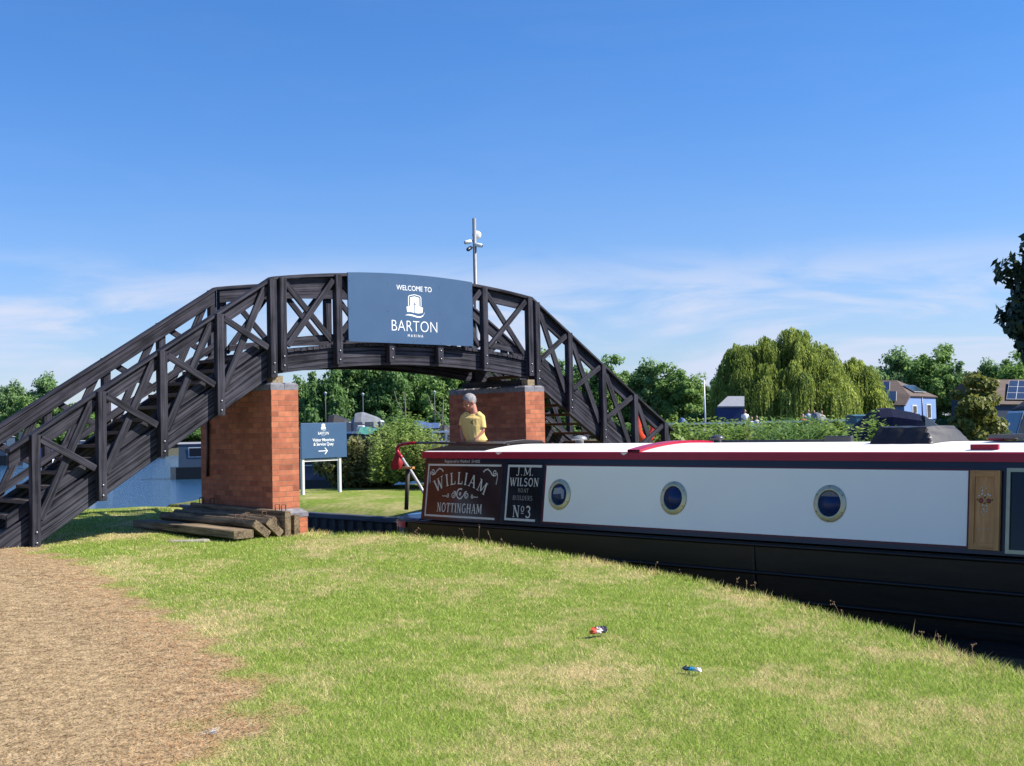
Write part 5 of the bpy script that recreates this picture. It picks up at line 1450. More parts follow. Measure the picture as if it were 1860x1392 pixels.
# weeping willows ---------------------------------------------------
def willow(name_px, Z, outline, ntuft, depth_r, bot_py, label, seed):
    """tufts of hanging strands spread through the volume under an uneven skyline"""
    rs_ = np.random.RandomState(seed); p, _ = place(name_px, Z, 700)
    r = thing('weeping_willow', p, label, 'willow', 0); V_, C_ = [], []
    ox = np.array([at(a, 700, Z).x for a, b_ in outline]) - p.x; oz = np.array([at(a, b_, Z).z for a, b_ in outline]) - p.z
    xm, hw = (ox[0] + ox[-1]) / 2, (ox[-1] - ox[0]) / 2; bot = max(.3, at(name_px, bot_py, Z).z - p.z)
    tips = []
    for k in range(ntuft):
        x = xm + hw * (2 * rs_.rand() - 1) * .97; ztop = np.interp(x, ox, oz)
        wd_ = math.sqrt(max(.05, 1 - ((x - xm) / (hw * 1.05)) ** 2)); yy = depth_r * wd_ * (2 * rs_.rand() - 1)
        fall = 1 - .55 * (yy / (depth_r * wd_ + .01)) ** 2                # lower towards front and back
        z0 = bot + (ztop - bot) * fall * (1 - .62 * rs_.rand() ** 1.7) - .12
        if z0 < bot + .7: z0 = bot + .7 + rs_.rand()
        tips.append((x, yy, z0)); ns = int(16 + 26 * rs_.rand()); sp = .20 + .28 * rs_.rand(); tone = rs_.rand() ** 1.3 * .75
        for _ in range(ns):
            dx, dy = rs_.randn(2) * sp; ln_ = min((.5 + 1.9 * rs_.rand() ** .8) * (1.25 if rs_.rand() > .8 else 1), z0 - bot + .5)
            n = max(5, int(ln_ / .10)); s_ = np.linspace(0, 1, n); ph = rs_.rand() * 6.28
            X_ = x + dx * (1 - .35 * np.exp(-4 * s_)) + .05 * np.sin(s_ * 5 + ph) + rs_.randn(n) * .03
            Y_ = yy + dy * (1 - .35 * np.exp(-4 * s_)) + rs_.randn(n) * .05
            Z_ = z0 + .20 * rs_.rand() - (dx * dx + dy * dy) * .55 - s_ * ln_
            P = np.stack([X_, Y_, Z_], -1); th = rs_.rand(n) * 6.28
            sd_ = np.stack([np.cos(th), np.sin(th), rs_.randn(n) * .3], -1) * (.028 + .034 * rs_.rand(n))[:, None]
            dn = np.stack([rs_.randn(n) * .08, rs_.randn(n) * .08, -.15 - .12 * rs_.rand(n)], -1)
            V_.append(np.stack([P - dn * .4, P + sd_, P + dn * .6, P - sd_], 1)); C_.append(np.clip(tone + .12 * rs_.rand() + .16 * rs_.rand(n), 0, 1))
    np_mesh('crown', np.concatenate(V_), 4, np.concatenate(C_), LEAF_WIL, r)
    tm = MB(); tm.tube([(0, 0, -.3), (.1, 0, 1.2), (0, .1, 2.4)], [.40, .33, .24], 10)
    for k in range(0, len(tips), 4):
        x, y, z = tips[k]; tm.tube([(0, 0, 1.8 + .0015 * k), (x * .35, y * .35, 1.8 + max(.1, z - 1.8) * .75), (x * .8, y * .8, z - .05), (x, y, z - .15)], [.13, .08, .035, .012], 5)
    tm.build('trunk', BARK, r); return r
willow(1420, 92, [(1298, 715), (1306, 690), (1314, 655), (1326, 634), (1342, 622), (1362, 619), (1380, 611), (1396, 609), (1414, 599), (1440, 593), (1464, 596), (1478, 612), (1486, 630), (1496, 622), (1510, 628), (1518, 650), (1530, 672), (1546, 690)], 330, 4.6, 762, 'large weeping willow with an uneven crown and hanging strands on the far shore', 5)
willow(1560, 94, [(1520, 690), (1528, 660), (1540, 646), (1556, 645), (1570, 655), (1584, 668), (1594, 690), (1602, 725)], 105, 2.0, 750, 'smaller paler willow beside the blue house', 8)
# dark overhanging tree at the right edge
p = at(2012, 760, 41); g_ = gh(p.x, 41)
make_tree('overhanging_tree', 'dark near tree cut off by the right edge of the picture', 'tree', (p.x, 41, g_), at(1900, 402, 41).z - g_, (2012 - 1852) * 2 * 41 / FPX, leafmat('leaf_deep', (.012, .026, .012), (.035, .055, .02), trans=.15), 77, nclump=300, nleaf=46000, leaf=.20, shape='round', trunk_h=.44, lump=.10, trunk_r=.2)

# weeds: upright stems carrying narrow leaves ------------------------
def weeds(name, label, cat, pts, hmin, hmax, m_, seed, leaf=.10, per=26, kind=None, spread=.16, droop=.3, thin=.22):
    rs_ = np.random.RandomState(seed); V_, C_ = [], []
    o0 = pts[len(pts) // 2]
    for (x, y) in pts:
        zg = gh(x, y); h = hmin + (hmax - hmin) * rs_.rand(); lx, ly = rs_.randn(2) * spread
        n = per; s_ = (.12 + .88 * rs_.rand(n)) ; col = rs_.rand() * .6
        P = np.stack([x + lx * s_ ** 1.5 * h, y + ly * s_ ** 1.5 * h, zg + s_ * h], -1)
        a = rs_.rand(n) * 6.28; l = leaf * (.6 + .8 * rs_.rand(n)) * (1.15 - .55 * s_)
        dr_ = np.stack([np.cos(a), np.sin(a), .55 - droop * rs_.rand(n) * 2], -1) * l[:, None]
        sd_ = np.stack([-np.sin(a), np.cos(a), rs_.randn(n) * .4], -1) * (l * thin)[:, None]
        V_.append(np.stack([P, P + dr_ * .5 + sd_, P + dr_, P + dr_ * .5 - sd_], 1)); C_.append(np.clip(col + .4 * rs_.rand(n), 0, 1))
    V_ = np.concatenate(V_) - np.array([o0[0], o0[1], 0.0])
    o = np_mesh(name, V_, 4, np.concatenate(C_), m_); o.location = (o0[0], o0[1], 0)
    tag(o, label, cat, kind=kind); return o
def scatter(px0, px1, Z0, Z1, n, seed):
    rs_ = np.random.RandomState(seed); out = []
    for _ in range(n):
        Z = Z0 + (Z1 - Z0) * rs_.rand(); px = px0 + (px1 - px0) * rs_.rand(); P = at(px, 800, Z); out.append((P.x, Z))
    return out
def ptsh(px0, px1, Z): return (px1 - px0) * Z / FPX
weeds('weed_bed', 'bright green nettles and tall weeds along the far canal bank behind the boat', 'weeds', scatter(1200, 1540, 25.6, 28.2, 1050, 1), .75, 1.62, LEAF_WEED, 2, leaf=.15, per=40, kind='stuff')
weeds('weed_bed', 'lower green weeds in front of the navy canopied cruiser', 'weeds', scatter(1535, 1650, 25.6, 27.8, 380, 51), .5, 1.12, LEAF_WEED, 52, leaf=.14, per=36, kind='stuff')
weeds('reed_bed', 'blue-green reeds standing in the weeds behind the boat', 'reeds', scatter(1385, 1480, 25.4, 27, 260, 3), .9, 1.55, LEAF_REED, 4, leaf=.42, per=9, kind='stuff', spread=.1, droop=.0, thin=.05)
weeds('tall_weed', 'tall feathery weed stalk standing above the reeds beside the navy canopy', 'weeds', scatter(1578, 1590, 25.6, 26.2, 9, 5), 1.45, 1.75, LEAF_WEED, 6, leaf=.13, per=60, spread=.04)
weeds('weed_clump', 'tall pale green weed clump at the right end under the dark tree', 'weeds', scatter(1785, 1910, 24.2, 25.6, 320, 7), .8, 1.3, LEAF_BRAM, 8, leaf=.13, per=34)
weeds('weed_clump', 'tall bright green weeds between the signpost bush and the right pier', 'weeds', scatter(690, 775, 32.0, 34.0, 300, 9), 1.0, 1.75, LEAF_WEED, 10, leaf=.15, per=44, spread=.13)
weeds('weed_clump', 'peak of the tall bright green weeds in front of the blue tarpaulin', 'weeds', scatter(708, 752, 32.6, 33.6, 60, 19), 1.6, 2.05, LEAF_WEED, 20, leaf=.15, per=60, spread=.08)
WLH = leafmat('leaf_willowherb', (.16, .26, .06), (.44, .52, .17), trans=.45)
weeds('weed_clump', 'pale green upright willowherb stems standing in front of the tall weeds', 'weeds', scatter(672, 800, 31.2, 32.2, 130, 61), .9, 1.75, WLH, 62, leaf=.12, per=46, spread=.07, droop=.15)
weeds('weed_clump', 'thin olive stems with seeding tops between the bramble bushes', 'weeds', scatter(640, 712, 31.8, 32.6, 50, 63), .9, 1.5, leafmat('leaf_olive', (.10, .13, .05), (.30, .30, .13), trans=.4), 64, leaf=.11, per=36, spread=.08, droop=.15)
weeds('weed_clump', 'lower yellowing weeds against the right pier', 'weeds', scatter(770, 830, 30.5, 33.0, 120, 11), .7, 1.35, leafmat('leaf_yellowing', (.09, .12, .03), (.26, .24, .08), trans=.35), 12, leaf=.14, per=36)
weeds('tall_weed', 'tall weed plume in the weed bed left of the reeds', 'weeds', scatter(1338, 1358, 25.8, 26.6, 16, 41), 1.35, 1.6, LEAF_WEED, 42, leaf=.15, per=55, spread=.06)
weeds('tall_weed', 'tall weed plume beside the foot of the right stairs', 'weeds', scatter(1225, 1250, 25.8, 26.6, 16, 43), 1.3, 1.55, LEAF_WEED, 44, leaf=.15, per=55, spread=.06)
weeds('tall_weed', 'weed plume just left of the black canvas cover', 'weeds', scatter(1600, 1622, 25.6, 26.2, 12, 45), 1.2, 1.5, LEAF_WEED, 46, leaf=.14, per=55, spread=.06)
def bush(name, label, px, Z, top, wpx, m_, seed, n=5200, leaf=.085, base=None, shape='round', lump=.3):
    t_ = at(px, top, Z); g_ = gh(t_.x, Z)
    return make_tree(name, label, 'bush', (t_.x, Z, g_ - .1), t_.z - g_ + .1, wpx * Z / FPX, m_, seed, nclump=130, nleaf=n, leaf=leaf, shape=shape, trunk_h=.02, lump=lump, trunk_r=.03)
bush('bramble_bush', 'olive-brown bramble bush behind the right post of the moorings sign', 640, 33.0, 806, 105, LEAF_BRAM, 31, 5200, .10)
bush('bramble_bush', 'darker bramble bush with seeding tops between the moorings sign and the tall weeds', 690, 33.3, 782, 75, leafmat('leaf_bram2', (.03, .06, .02), (.13, .14, .06)), 32, 4200, .10, shape='egg')
bush('shrub', 'large leafy shrub with yellow-red tinted leaves in front of the brown-roofed house', 1764, 24.0, 660, 128, LEAF_SHR, 33, 26000, .07, shape='egg', lump=.14)
bush('shrub', 'low leafy shrub at the right foot of the large shrub', 1816, 24.6, 765, 75, LEAF_SHR, 34, 2600, .075)
bush('bush', 'small light green bush beside the foot of the right stairs', 1222, 25.2, 772, 60, LEAF_WEED, 35, 2600, .09)
# thin bare trunks in the wood seen through the arch
for px0, py0, px1, py1, lb_ in ((735, 712, 741, 778, 'thin pale leaning trunk in front of the dark wood'), (806, 720, 803, 770, 'second thin pale trunk close to the right pier')):
    a, b_ = at(px0, py0, 84), at(px1, py1, 84); tr_ = thing('bare_trunk', (b_.x, 84, .6), lb_, 'tree', 0)
    MB().tube([(0, 0, -.2), ((a.x - b_.x) * .5 - .05, 0, (a.z - .6) * .5), (a.x - b_.x, 0, a.z - .6)], [.07, .05, .02], 6).build('trunk', mat('pale_bark', (.15, .135, .10), .9, .3, 10), tr_)
    MB().tube([((a.x - b_.x) * .5 - .05, 0, (a.z - .6) * .5), (-.7, 0, (a.z - .6) * .8), (-.9, 0, a.z - .5)], [.05, .03, .015], 5).build('limb', MATS['pale_bark'], tr_)

# ------------------------------------------------------------------ far shore: boats, buildings, people
def colm(name, c, rough=.4, **kw): return mat(name, c, rough, .08, 4, **kw)
GLS = GLASSD
def small_narrowboat(px_stern, px_bow, Z, label, cab, hul, roofc, rz=0.0, cab_h=1.05, gun=.45, nwin=3, extra=None):
    a, b_ = at(px_stern, 800, Z), at(px_bow, 800, Z); ln = abs(b_.x - a.x) / max(.3, math.cos(rz)); sg = 1 if b_.x > a.x else -1
    r = thing('moored_narrowboat', ((a.x + b_.x) / 2, Z, WATER), label, 'narrowboat', rz + (0 if sg > 0 else math.pi), 'boats moored in the marina')
    h = ln / 2; mb = MB(); rows = []
    for s_ in np.linspace(-1, 1, 17):
        w_ = 1.0 * min(1, ((1 - s_) / .28) ** .6 if s_ > .72 else 1, ((1 + s_) / .08) ** .5 if s_ < -.92 else 1) + .01
        g_ = gun + .28 * max(0, s_ - .5) ** 2 * 4 * .4
        rows.append([(s_ * h, -w_ * .93, -.3), (s_ * h, -w_, g_), (s_ * h, w_, g_), (s_ * h, w_ * .93, -.3), (s_ * h, -w_ * .93, -.3)])
    mb.grid(rows, False); mb.build('hull', hul, r)
    c0, c1 = -h * .84, h * .62; mb = MB(); mb.prism([(c0, -.95, gun), (c0, -.82, gun + cab_h), (c0, .82, gun + cab_h), (c0, .95, gun)], (c1 - c0, 0, 0)); mb.build('cabin', cab, r)
    mb = MB(); mb.prism([(c0 - .1, -.86, gun + cab_h + .003), (c0 - .1, 0, gun + cab_h + .08), (c0 - .1, .86, gun + cab_h + .003)], (c1 - c0 + .2, 0, 0)); mb.build('roof', roofc, r)
    for i in range(nwin):
        x = c0 + (c1 - c0) * (i + .5) / nwin
        for sy in (-1, 1):
            w2 = MB(); w2.prism([(x - .32, sy * .905, gun + .42), (x + .32, sy * .905, gun + .42), (x + .32, sy * .868, gun + .86), (x - .32, sy * .868, gun + .86)], (0, sy * .012, 0)); w_o = w2.build('window', colm('window_frame_grey', (.45, .46, .48)), r)
            w3 = MB(); w3.prism([(x - .28, sy * .917, gun + .46), (x + .28, sy * .917, gun + .46), (x + .28, sy * .884, gun + .82), (x - .28, sy * .884, gun + .82)], (0, sy * .008, 0)); w3.build('pane', GLS, w_o)
    return r
def cruiser(px0, px1, Z, label, hul, can, top=2.3, rz=0.0, canopy=True, flip=1):
    a, b_ = at(px0, 800, Z), at(px1, 800, Z); ln = abs(b_.x - a.x); r = thing('moored_cruiser', ((a.x + b_.x) / 2, Z, WATER), label, 'cruiser', rz + (0 if flip > 0 else math.pi), 'boats moored in the marina')
    h = ln / 2; mb = MB(); rows = []
    for s_ in np.linspace(-1, 1, 15):
        w_ = 1.15 * min(1, ((1 - s_) / .55) ** .6 if s_ > .45 else 1) + .01; g_ = .85 + .25 * max(0, s_)
        rows.append([(s_ * h * .94, -w_ * .75, -.3), (s_ * h, -w_, g_), (s_ * h, -w_ * .92, g_ + .04), (s_ * h, w_ * .92, g_ + .04), (s_ * h, w_, g_), (s_ * h * .94, w_ * .75, -.3), (s_ * h * .94, -w_ * .75, -.3)])
    mb.grid(rows, False); mb.add(rows[0][:-1], [(0, 1, 2, 3, 4, 5)]); mb.build('hull', hul, r)
    for sy in (-1, 1):
        sd2 = MB(); sd2.prism([(h * .08, sy * .84, 1.0), (h * .42, sy * .78, 1.0), (h * .40, sy * .78, 1.24), (h * .08, sy * .80, top - .40)], (0, sy * .02, 0))
        sd2.build('side_screen', glassmat('screen_glass', (.10, .12, .14)), r)
    MB().prism([(h * .0, -.8, .9), (h * .72, -.45, .95), (h * .72, .45, .95), (h * .0, .8, .9)], (0, 0, .35)).build('foredeck_cabin', hul, r, bevel=.05)
    # screen
    ws_ = MB(); ws_.prism([(h * .40, -.80, 1.22), (h * .40, .80, 1.22), (h * .07, .72, top - .36), (h * .07, -.72, top - .36)], (.03, 0, .0)); wo = ws_.build('windscreen', colm('screen_frame', (.62, .63, .65)), r)
    w2 = MB(); w2.prism([(h * .40, -.72, 1.29), (h * .40, .72, 1.29), (h * .10, .66, top - .44), (h * .10, -.66, top - .44)], (.045, 0, .01)); w2.build('pane', glassmat('screen_glass', (.05, .06, .07)), wo)
    if canopy:
        rows = []
        for x, zt, w_ in ((-h * .99, 1.0, .95), (-h * .93, 1.35, .95), (-h * .55, top - .04, .98), (-h * .38, top, .98), (-h * .05, top - .22, .92), (h * .04, top - .30, .88), (h * .05, 1.30, .85)):
            rows.append([(x, -w_, .86), (x, -w_, zt - (zt - .86) * .25), (x, -w_ * .6, zt - .01), (x, 0, zt + .04), (x, w_ * .6, zt - .01), (x, w_, zt - (zt - .86) * .25), (x, w_, .86)])
        cn = MB().grid(rows, False).build('canopy', can, r)
        if can is GRC or can is BLC:
            for sy in (-1, 1):
                for xa, xb in ((-.86, -.62), (-.56, -.34), (-.28, -.06)):
                    zt = top - .42
                    wq = MB(); wq.prism([(h * xa, sy * 1.0, 1.15), (h * xb, sy * 1.0, 1.15), (h * xb, sy * 1.0, zt), (h * xa, sy * 1.0, zt)], (0, sy * .015, 0)); wq.build('canopy_window', glassmat('canopy_pane', (.10, .12, .15)), cn)
    return r
WHB = colm('boat_white', (.70, .70, .69), .3); NVB = colm('boat_navy', (.012, .018, .05), .3); NVC = mat('navy_canvas', (.010, .013, .034), .9, .25, 6, bump=.2, spec=.1)
GRC = mat('grey_canvas', (.16, .17, .19), .8, .2, 6); BLC = mat('black_canopy', (.012, .012, .015), .7, .2, 6); GBL = colm('grey_blue', (.035, .055, .085), .35); MRN = colm('hull_maroon', (.06, .022, .028), .3)
BKH = colm('hull_black', (.01, .01, .012), .4); TEA = colm('teal', (.05, .13, .15), .4); BLU = colm('strong_blue', (.02, .07, .32), .4); RUF = colm('roof_grey', (.25, .25, .26), .6); RSF = colm('roof_rust', (.28, .13, .08), .7)
r = small_narrowboat(313, 560, 55, 'grey-blue narrowboat with a black hull seen left of the left pier', GBL, BKH, RUF, .12, cab_h=1.0, gun=.52, nwin=3)
r = small_narrowboat(540, 712, 38.5, 'navy narrowboat moored behind the moorings sign and the bushes', NVB, BKH, NVB, -.05, cab_h=.95, gun=.50, nwin=3)
small_narrowboat(690, 560, 47, 'dark green-black narrowboat behind the moorings sign, beyond the navy one', BKH, BKH, NVB, .06, cab_h=1.25, gun=.6, nwin=4)
small_narrowboat(830, 716, 62, 'dark narrowboat beyond the tall weeds, left of the right pier', NVB, BKH, RUF, .0, cab_h=1.35, gun=.65, nwin=3)
small_narrowboat(-70, 40, 88, 'slate-blue narrowboat at the far left of the lake, nearer than the pale cruiser', GBL, BKH, RUF, .05, cab_h=1.3, gun=.7, nwin=4)
small_narrowboat(205, 300, 104, 'dark narrowboat far across the lake seen through the left stairs', BKH, BKH, RUF, .0, cab_h=1.3, gun=.7, nwin=4)
# green tarpaulin and a white box on that boat
def tarp(px0, px1, py0, py1, Z, label, m_, name='tarpaulin'):
    a = at(px0, py0, Z); b_ = at(px1, py1, Z); ln = b_.x - a.x
    o = thing(name, (a.x, Z, b_.z), label, 'tarpaulin'); rows = []
    hgt = a.z - b_.z
    for i in range(15):
        s_ = i / 14
        rows.append([(ln * s_, (j / 8 - .5) * 1.5, max(0.0, hgt * (1 - abs(j / 8 - .5) * 1.75) * (.92 + .08 * math.sin(s_ * 6 + 1)) * (1 - .35 * s_) + .012 * math.sin(s_ * 21 + j))) for j in range(9)])
    MB().grid(rows, True).build('sheet', m_, o); return o
tarp(655, 722, 775, 789, 38.2, 'green tarpaulin draped over the boat behind the tall weeds', mat('green_tarp', (.05, .20, .16), .6, .3, 8, bump=.3))
tarp(752, 800, 763, 779, 60, 'blue tarpaulin over a boat between the tall weeds and the right pier', mat('blue_tarp', (.06, .10, .22), .6, .3, 8, bump=.3))
p = at(656, 786, 38.4); wb = thing('deck_box', (p.x, 38.4, p.z - .05), 'white box on the roof of the boat behind the moorings sign', 'box')
MB().prism([(-.14, -.2, 0), (.14, -.2, 0), (.09, -.2, .27), (-.09, -.2, .27)], (0, .4, 0)).build('box', WHB, wb, bevel=.02)
cruiser(616, 760, 56, 'cruiser with a grey canopy above the green tarpaulin', NVB, GRC, top=2.75)
cruiser(575, 690, 62, 'white cruiser half hidden by the moorings sign', WHB, BLC, top=2.75)
cruiser(782, 870, 52, 'small dark-covered cruiser with a pale hull left of the right pier', WHB, BLC, top=2.1)
cruiser(1532, 1790, 60, 'large cruiser with a navy canopy and raked windscreen behind the weeds', WHB, NVC, top=2.5)
small_narrowboat(1640, 1524, 70, 'teal-roofed cabin boat behind the navy canopied cruiser', TEA, BKH, TEA, .1, cab_h=1.45, gun=.75, nwin=2)
cruiser(1466, 1528, 74, 'small boat with a flat grey cover left of the navy canopied cruiser', NVB, GRC, top=2.45)
small_narrowboat(1345, 1470, 72, 'rust-roofed narrowboat with a pale blue end among the reeds', colm('pale_blue', (.12, .26, .42)), BKH, RSF, -.2, cab_h=.55, gun=.5, nwin=2)
cruiser(1228, 1268, 84, 'small boat under a blue cover at the quay left of the mast', NVB, colm('blue_cover', (.10, .16, .30)), top=2.35)
cruiser(1800, 1905, 46, 'boat with a black hood and drapes at the right edge behind the shrub', BKH, BLC, top=2.55, flip=-1)
# far left
cruiser(-40, 52, 100, 'pale blue cruiser at the far left of the lake', GBL, NVC, top=2.6)
cruiser(38, 92, 118, 'white cruiser on the far left shore behind the stair rail', WHB, BLC, top=2.9)
small_narrowboat(130, 175, 112, 'grey narrowboat on the far shore seen between the lower stair posts', RUF, BKH, RUF, 0, nwin=2)
p = at(80, 828, 78); eb = thing('moored_dinghy', (p.x, 78, WATER), 'small white boat with a bright blue cover seen end-on through the lowest stair bay', 'boat', 0, 'boats moored in the marina')
mb = MB(); mb.prism([(-.40, -1.4, -.2), (.40, -1.4, -.2), (.48, -1.4, .55), (-.48, -1.4, .55)], (0, 2.8, 0)); mb.build('hull', WHB, eb, bevel=.05)
mb = MB(); mb.prism([(-.46, -1.3, .56), (.46, -1.3, .56), (.40, -1.3, 1.4), (0, -1.3, 1.55), (-.40, -1.3, 1.4)], (0, 2.2, 0)); mb.build('cover', BLU, eb)
# sailing boat with a bare mast
p = at(1283, 766, 86); sb = thing('sailing_boat', (p.x, 86, WATER), 'small sailing boat with a tall bare white mast left of the willow', 'sailing boat')
mb = MB(); rows = []
for s_ in np.linspace(-1, 1, 11):
    w_ = .8 * (1 - abs(s_) ** 2.5) + .02; rows.append([(s_ * 1.5, -w_ * .5, .1), (s_ * 1.5, -w_, 1.25 + .12 * s_ * s_), (s_ * 1.5, w_, 1.25 + .12 * s_ * s_), (s_ * 1.5, w_ * .5, .1), (s_ * 1.5, -w_ * .5, .1)])
mb.grid(rows, True); mb.build('hull', GBL, sb); MB().box((0, 0, 1.42), (1.2, .8, .25)).build('cabin', WHB, sb, bevel=.06)
mt_ = at(1281, 690, 86).z - WATER; MB().tube([(-.06, 0, 1.3), (-.09, 0, mt_)], [.06, .05], 8).build('mast', colm('mast_white', (.72, .72, .72)), sb)
# quay pontoon
for (pa, pb, py, Z, lb_) in ((1212, 1360, 769, 82, 'white-edged pontoon in front of the sailing boat'), (1385, 1545, 765, 80, 'pale pontoon walkway under the willow')):
    a, b_ = at(pa, py, Z), at(pb, py, Z); pn = thing('pontoon', ((a.x + b_.x) / 2, Z, WATER), lb_, 'pontoon', 0, 'pontoons of the marina')
    MB().box((0, .5, a.z - WATER - .06), (b_.x - a.x, 1.2, .12)).build('deck', colm('pontoon_pale', (.60, .58, .55), .7), pn)
    for i in range(5): MB().tube([((b_.x - a.x) * (i / 4 - .5) * .95, .4, -.6), ((b_.x - a.x) * (i / 4 - .5) * .95, .4, a.z - WATER - .12)], .12, 8).build('pile', colm('pile_brown', (.10, .07, .05), .8), pn)
# white rail fence by the right pier
a, b_ = at(785, 784, 42), at(835, 784, 42); fe = thing('rail_fence', (a.x, 42, a.z - .75), 'white two-rail fence just left of the right pier', 'fence')
for dz in (.40, .74): MB().box(((b_.x - a.x) / 2, 0, dz), (b_.x - a.x, .03, .06)).build('rail', WHB, fe)
for i in range(3): MB().box(((b_.x - a.x) * i / 2, .03, -.4), (.06, .05, 2.4)).build('post', WHB, fe)
# lamp posts at the edge of the wood
lp = None
for px, py, lb_ in ((591, 718, 'lamp post with a white lantern in front of the dark wood, leftmost of three'), (659, 720, 'lamp post with a white lantern above the canopied cruiser'), (789, 716, 'lamp post with a white lantern near the right pier')):
    t_ = at(px, py, 88)
    if lp is None:
        lp = thing('lamp_post', (t_.x, 88, .6), lb_, 'lamp post', 0, 'lamp posts along the far shore'); hh = t_.z - .6
        MB().tube([(0, 0, -.3), (0, 0, hh)], .032, 8).build('pole', colm('lamp_pole', (.05, .055, .06), .6), lp)
        MB().lathe((0, 0, hh), [(.03, 0), (.07, .03), (.09, .12), (.13, .16), (.04, .22), (.02, .25)], 12).build('lantern', colm('lantern_white', (.42, .43, .43), .5), lp)
        hh0 = t_.z
    else: dup(lp, (t_.x, 88, .6 + t_.z - hh0), 0, (1, 1, 1), lb_)
# buildings ---------------------------------------------------------
TILE = mat('brown_tiles', (.105, .074, .060), .85, .25, 1.2, stretch=(1, 1, 6)); BLUEW = colm('blue_render', (.15, .25, .50), .8); DKW = colm('dark_timber', (.02, .022, .03), .7); PV = mat('roof_pv', (.02, .028, .05), .15, .3, 3, spec=.8); PVF = colm('pv_frame', (.5, .5, .5), .4)
hb = thing('blue_house', (at(1652, 760, 110).x, 110, .6), 'light blue building with a hipped brown roof and solar panels right of the willow', 'house')
def hq(px, py, Z): P = at(px, py, Z); return Vector((P.x, Z, P.z)) - Vector(hb.location)
En, Er, Rr, Rl, Ll, Lr = hq(1653, 719, 110), hq(1704, 721, 116), hq(1629, 691, 115), hq(1545, 690, 119), hq(1540, 735, 113.5), hq(1644, 736, 108.6)
Bk = Er + (Rl - Rr) * 1.0
mb = MB(); mb.add([En, Er, Rr], [(0, 1, 2)]); mb.add([Lr, En, Rr, Rl, Ll], [(0, 1, 2, 3, 4)]); mb.add([Er, Bk, Rl, Rr], [(0, 1, 2, 3)])
rf = mb.build('roof', TILE, hb); so_ = rf.modifiers.new('s', 'SOLIDIFY'); so_.thickness = .12
fl = lambda P: Vector((P.x, P.y, 0))
ins = lambda P, q_: P.lerp(q_, .05)
c_ = (En + Er + Rl + Ll) / 4
w0, w1, w2, w3 = [P + (Vector((c_.x, c_.y, P.z)) - P) * .05 - Vector((0, 0, .10)) for P in (En, Er, Bk, Lr)]
wl = Ll + (Vector((c_.x, c_.y, Ll.z)) - Ll) * .05 - Vector((0, 0, .1))
mb = MB()
for a, b_ in ((w0, w1), (w1, w2), (w2, wl), (wl, w3), (w3, w0)): mb.quad([fl(a), fl(b_), b_, a])
mb.build('wall', BLUEW, hb)
ex = (w1 - w0); ex.z = 0; exn = ex.normalized(); en = Vector((exn.y, -exn.x, 0))
for (t0, t1, z0, z1) in ((.10, .27, 1.35, 2.15), (.62, .80, .9, 2.25)):
    a = fl(w0) + ex * t0; b_ = fl(w0) + ex * t1
    mb = MB(); mb.prism([a + Vector((0, 0, z0)), b_ + Vector((0, 0, z0)), b_ + Vector((0, 0, z1)), a + Vector((0, 0, z1))], en * .05); f_ = mb.build('window', colm('frame_white', (.6, .62, .66)), hb)
    mb = MB(); a2 = a.lerp(b_, .14); b2 = a.lerp(b_, .86); mb.prism([a2 + Vector((0, 0, z0 + .1)) + en * .05, b2 + Vector((0, 0, z0 + .1)) + en * .05, b2 + Vector((0, 0, z1 - .1)) + en * .05, a2 + Vector((0, 0, z1 - .1)) + en * .05], en * .02); mb.build('pane', GLS, f_)
a = fl(w0) + ex * .46; MB().tube([a + en * .05, a + en * .05 + Vector((0, 0, w0.z))], .05, 6).build('drainpipe', colm('pipe_dark', (.03, .05, .12)), hb)
def pv(o, P, ux, uy, nx_, ny_, m_=PV):
    """panel array: corner P, edge vectors ux, uy"""
    nrm = ux.cross(uy).normalized(); mb = MB(); mb.prism([P, P + ux, P + ux + uy, P + uy], nrm * .06); f_ = mb.build('solar_array', PVF, o); mb = MB()
    for i in range(nx_):
        for j in range(ny_):
            q0 = P + ux * ((i + .03) / nx_) + uy * ((j + .03) / ny_) + nrm * .061; a_ = ux * (.94 / nx_); b__ = uy * (.94 / ny_); mb.prism([q0, q0 + a_, q0 + a_ + b__, q0 + b__], nrm * .012)
    mb.build('cells', m_, f_)
dL = (Lr - Ll); dU = (Rr - Lr); nrmL = dL.cross(Rl - Ll).normalized()
ulr = (Rl - Ll) 
P0 = Ll + dL * .56 + ulr * .10 + nrmL * .10; pv(hb, P0, dL * .30, ulr * .36 + dL * .0, 2, 2)
P0 = Ll + dL * .40 + ulr * .50 + nrmL * .10; pv(hb, P0, dL * .34, ulr * .34, 3, 2)
nrmR = (Er - En).cross(Rr - En).normalized(); P0 = En.lerp(Er, .30) + (Rr - En.lerp(Er, .5)) * .18 + nrmR * .10; pv(hb, P0, (Er - En) * .42, (Rr - En.lerp(Er, .5)) * .42, 3, 1)
h2 = thing('brown_roofed_house', (at(1790, 760, 98).x, 98, .6), 'long brown-tiled house with a big solar array at the right edge', 'house')
def h2q(px, py, Z): P = at(px, py, Z); return Vector((P.x, Z, P.z)) - Vector(h2.location)
a0, a1, a2, a3 = h2q(1754, 690, 101), h2q(1985, 689, 104), h2q(1985, 736, 99), h2q(1796, 734, 96.5); a4 = h2q(1722, 715, 104)
b0_, b1_ = a4, Vector((a1.x, a1.y + 5, a2.z))
mb = MB(); mb.add([a3, a2, a1, a0], [(0, 1, 2, 3)]); mb.add([a4, a3, a0], [(0, 1, 2)]); mb.add([b1_, b0_, a0, a1], [(0, 1, 2, 3)]); rf = mb.build('roof', TILE, h2); so_ = rf.modifiers.new('s', 'SOLIDIFY'); so_.thickness = .12
mb = MB(); c_ = (a3 + a2 + b0_ + b1_) / 4
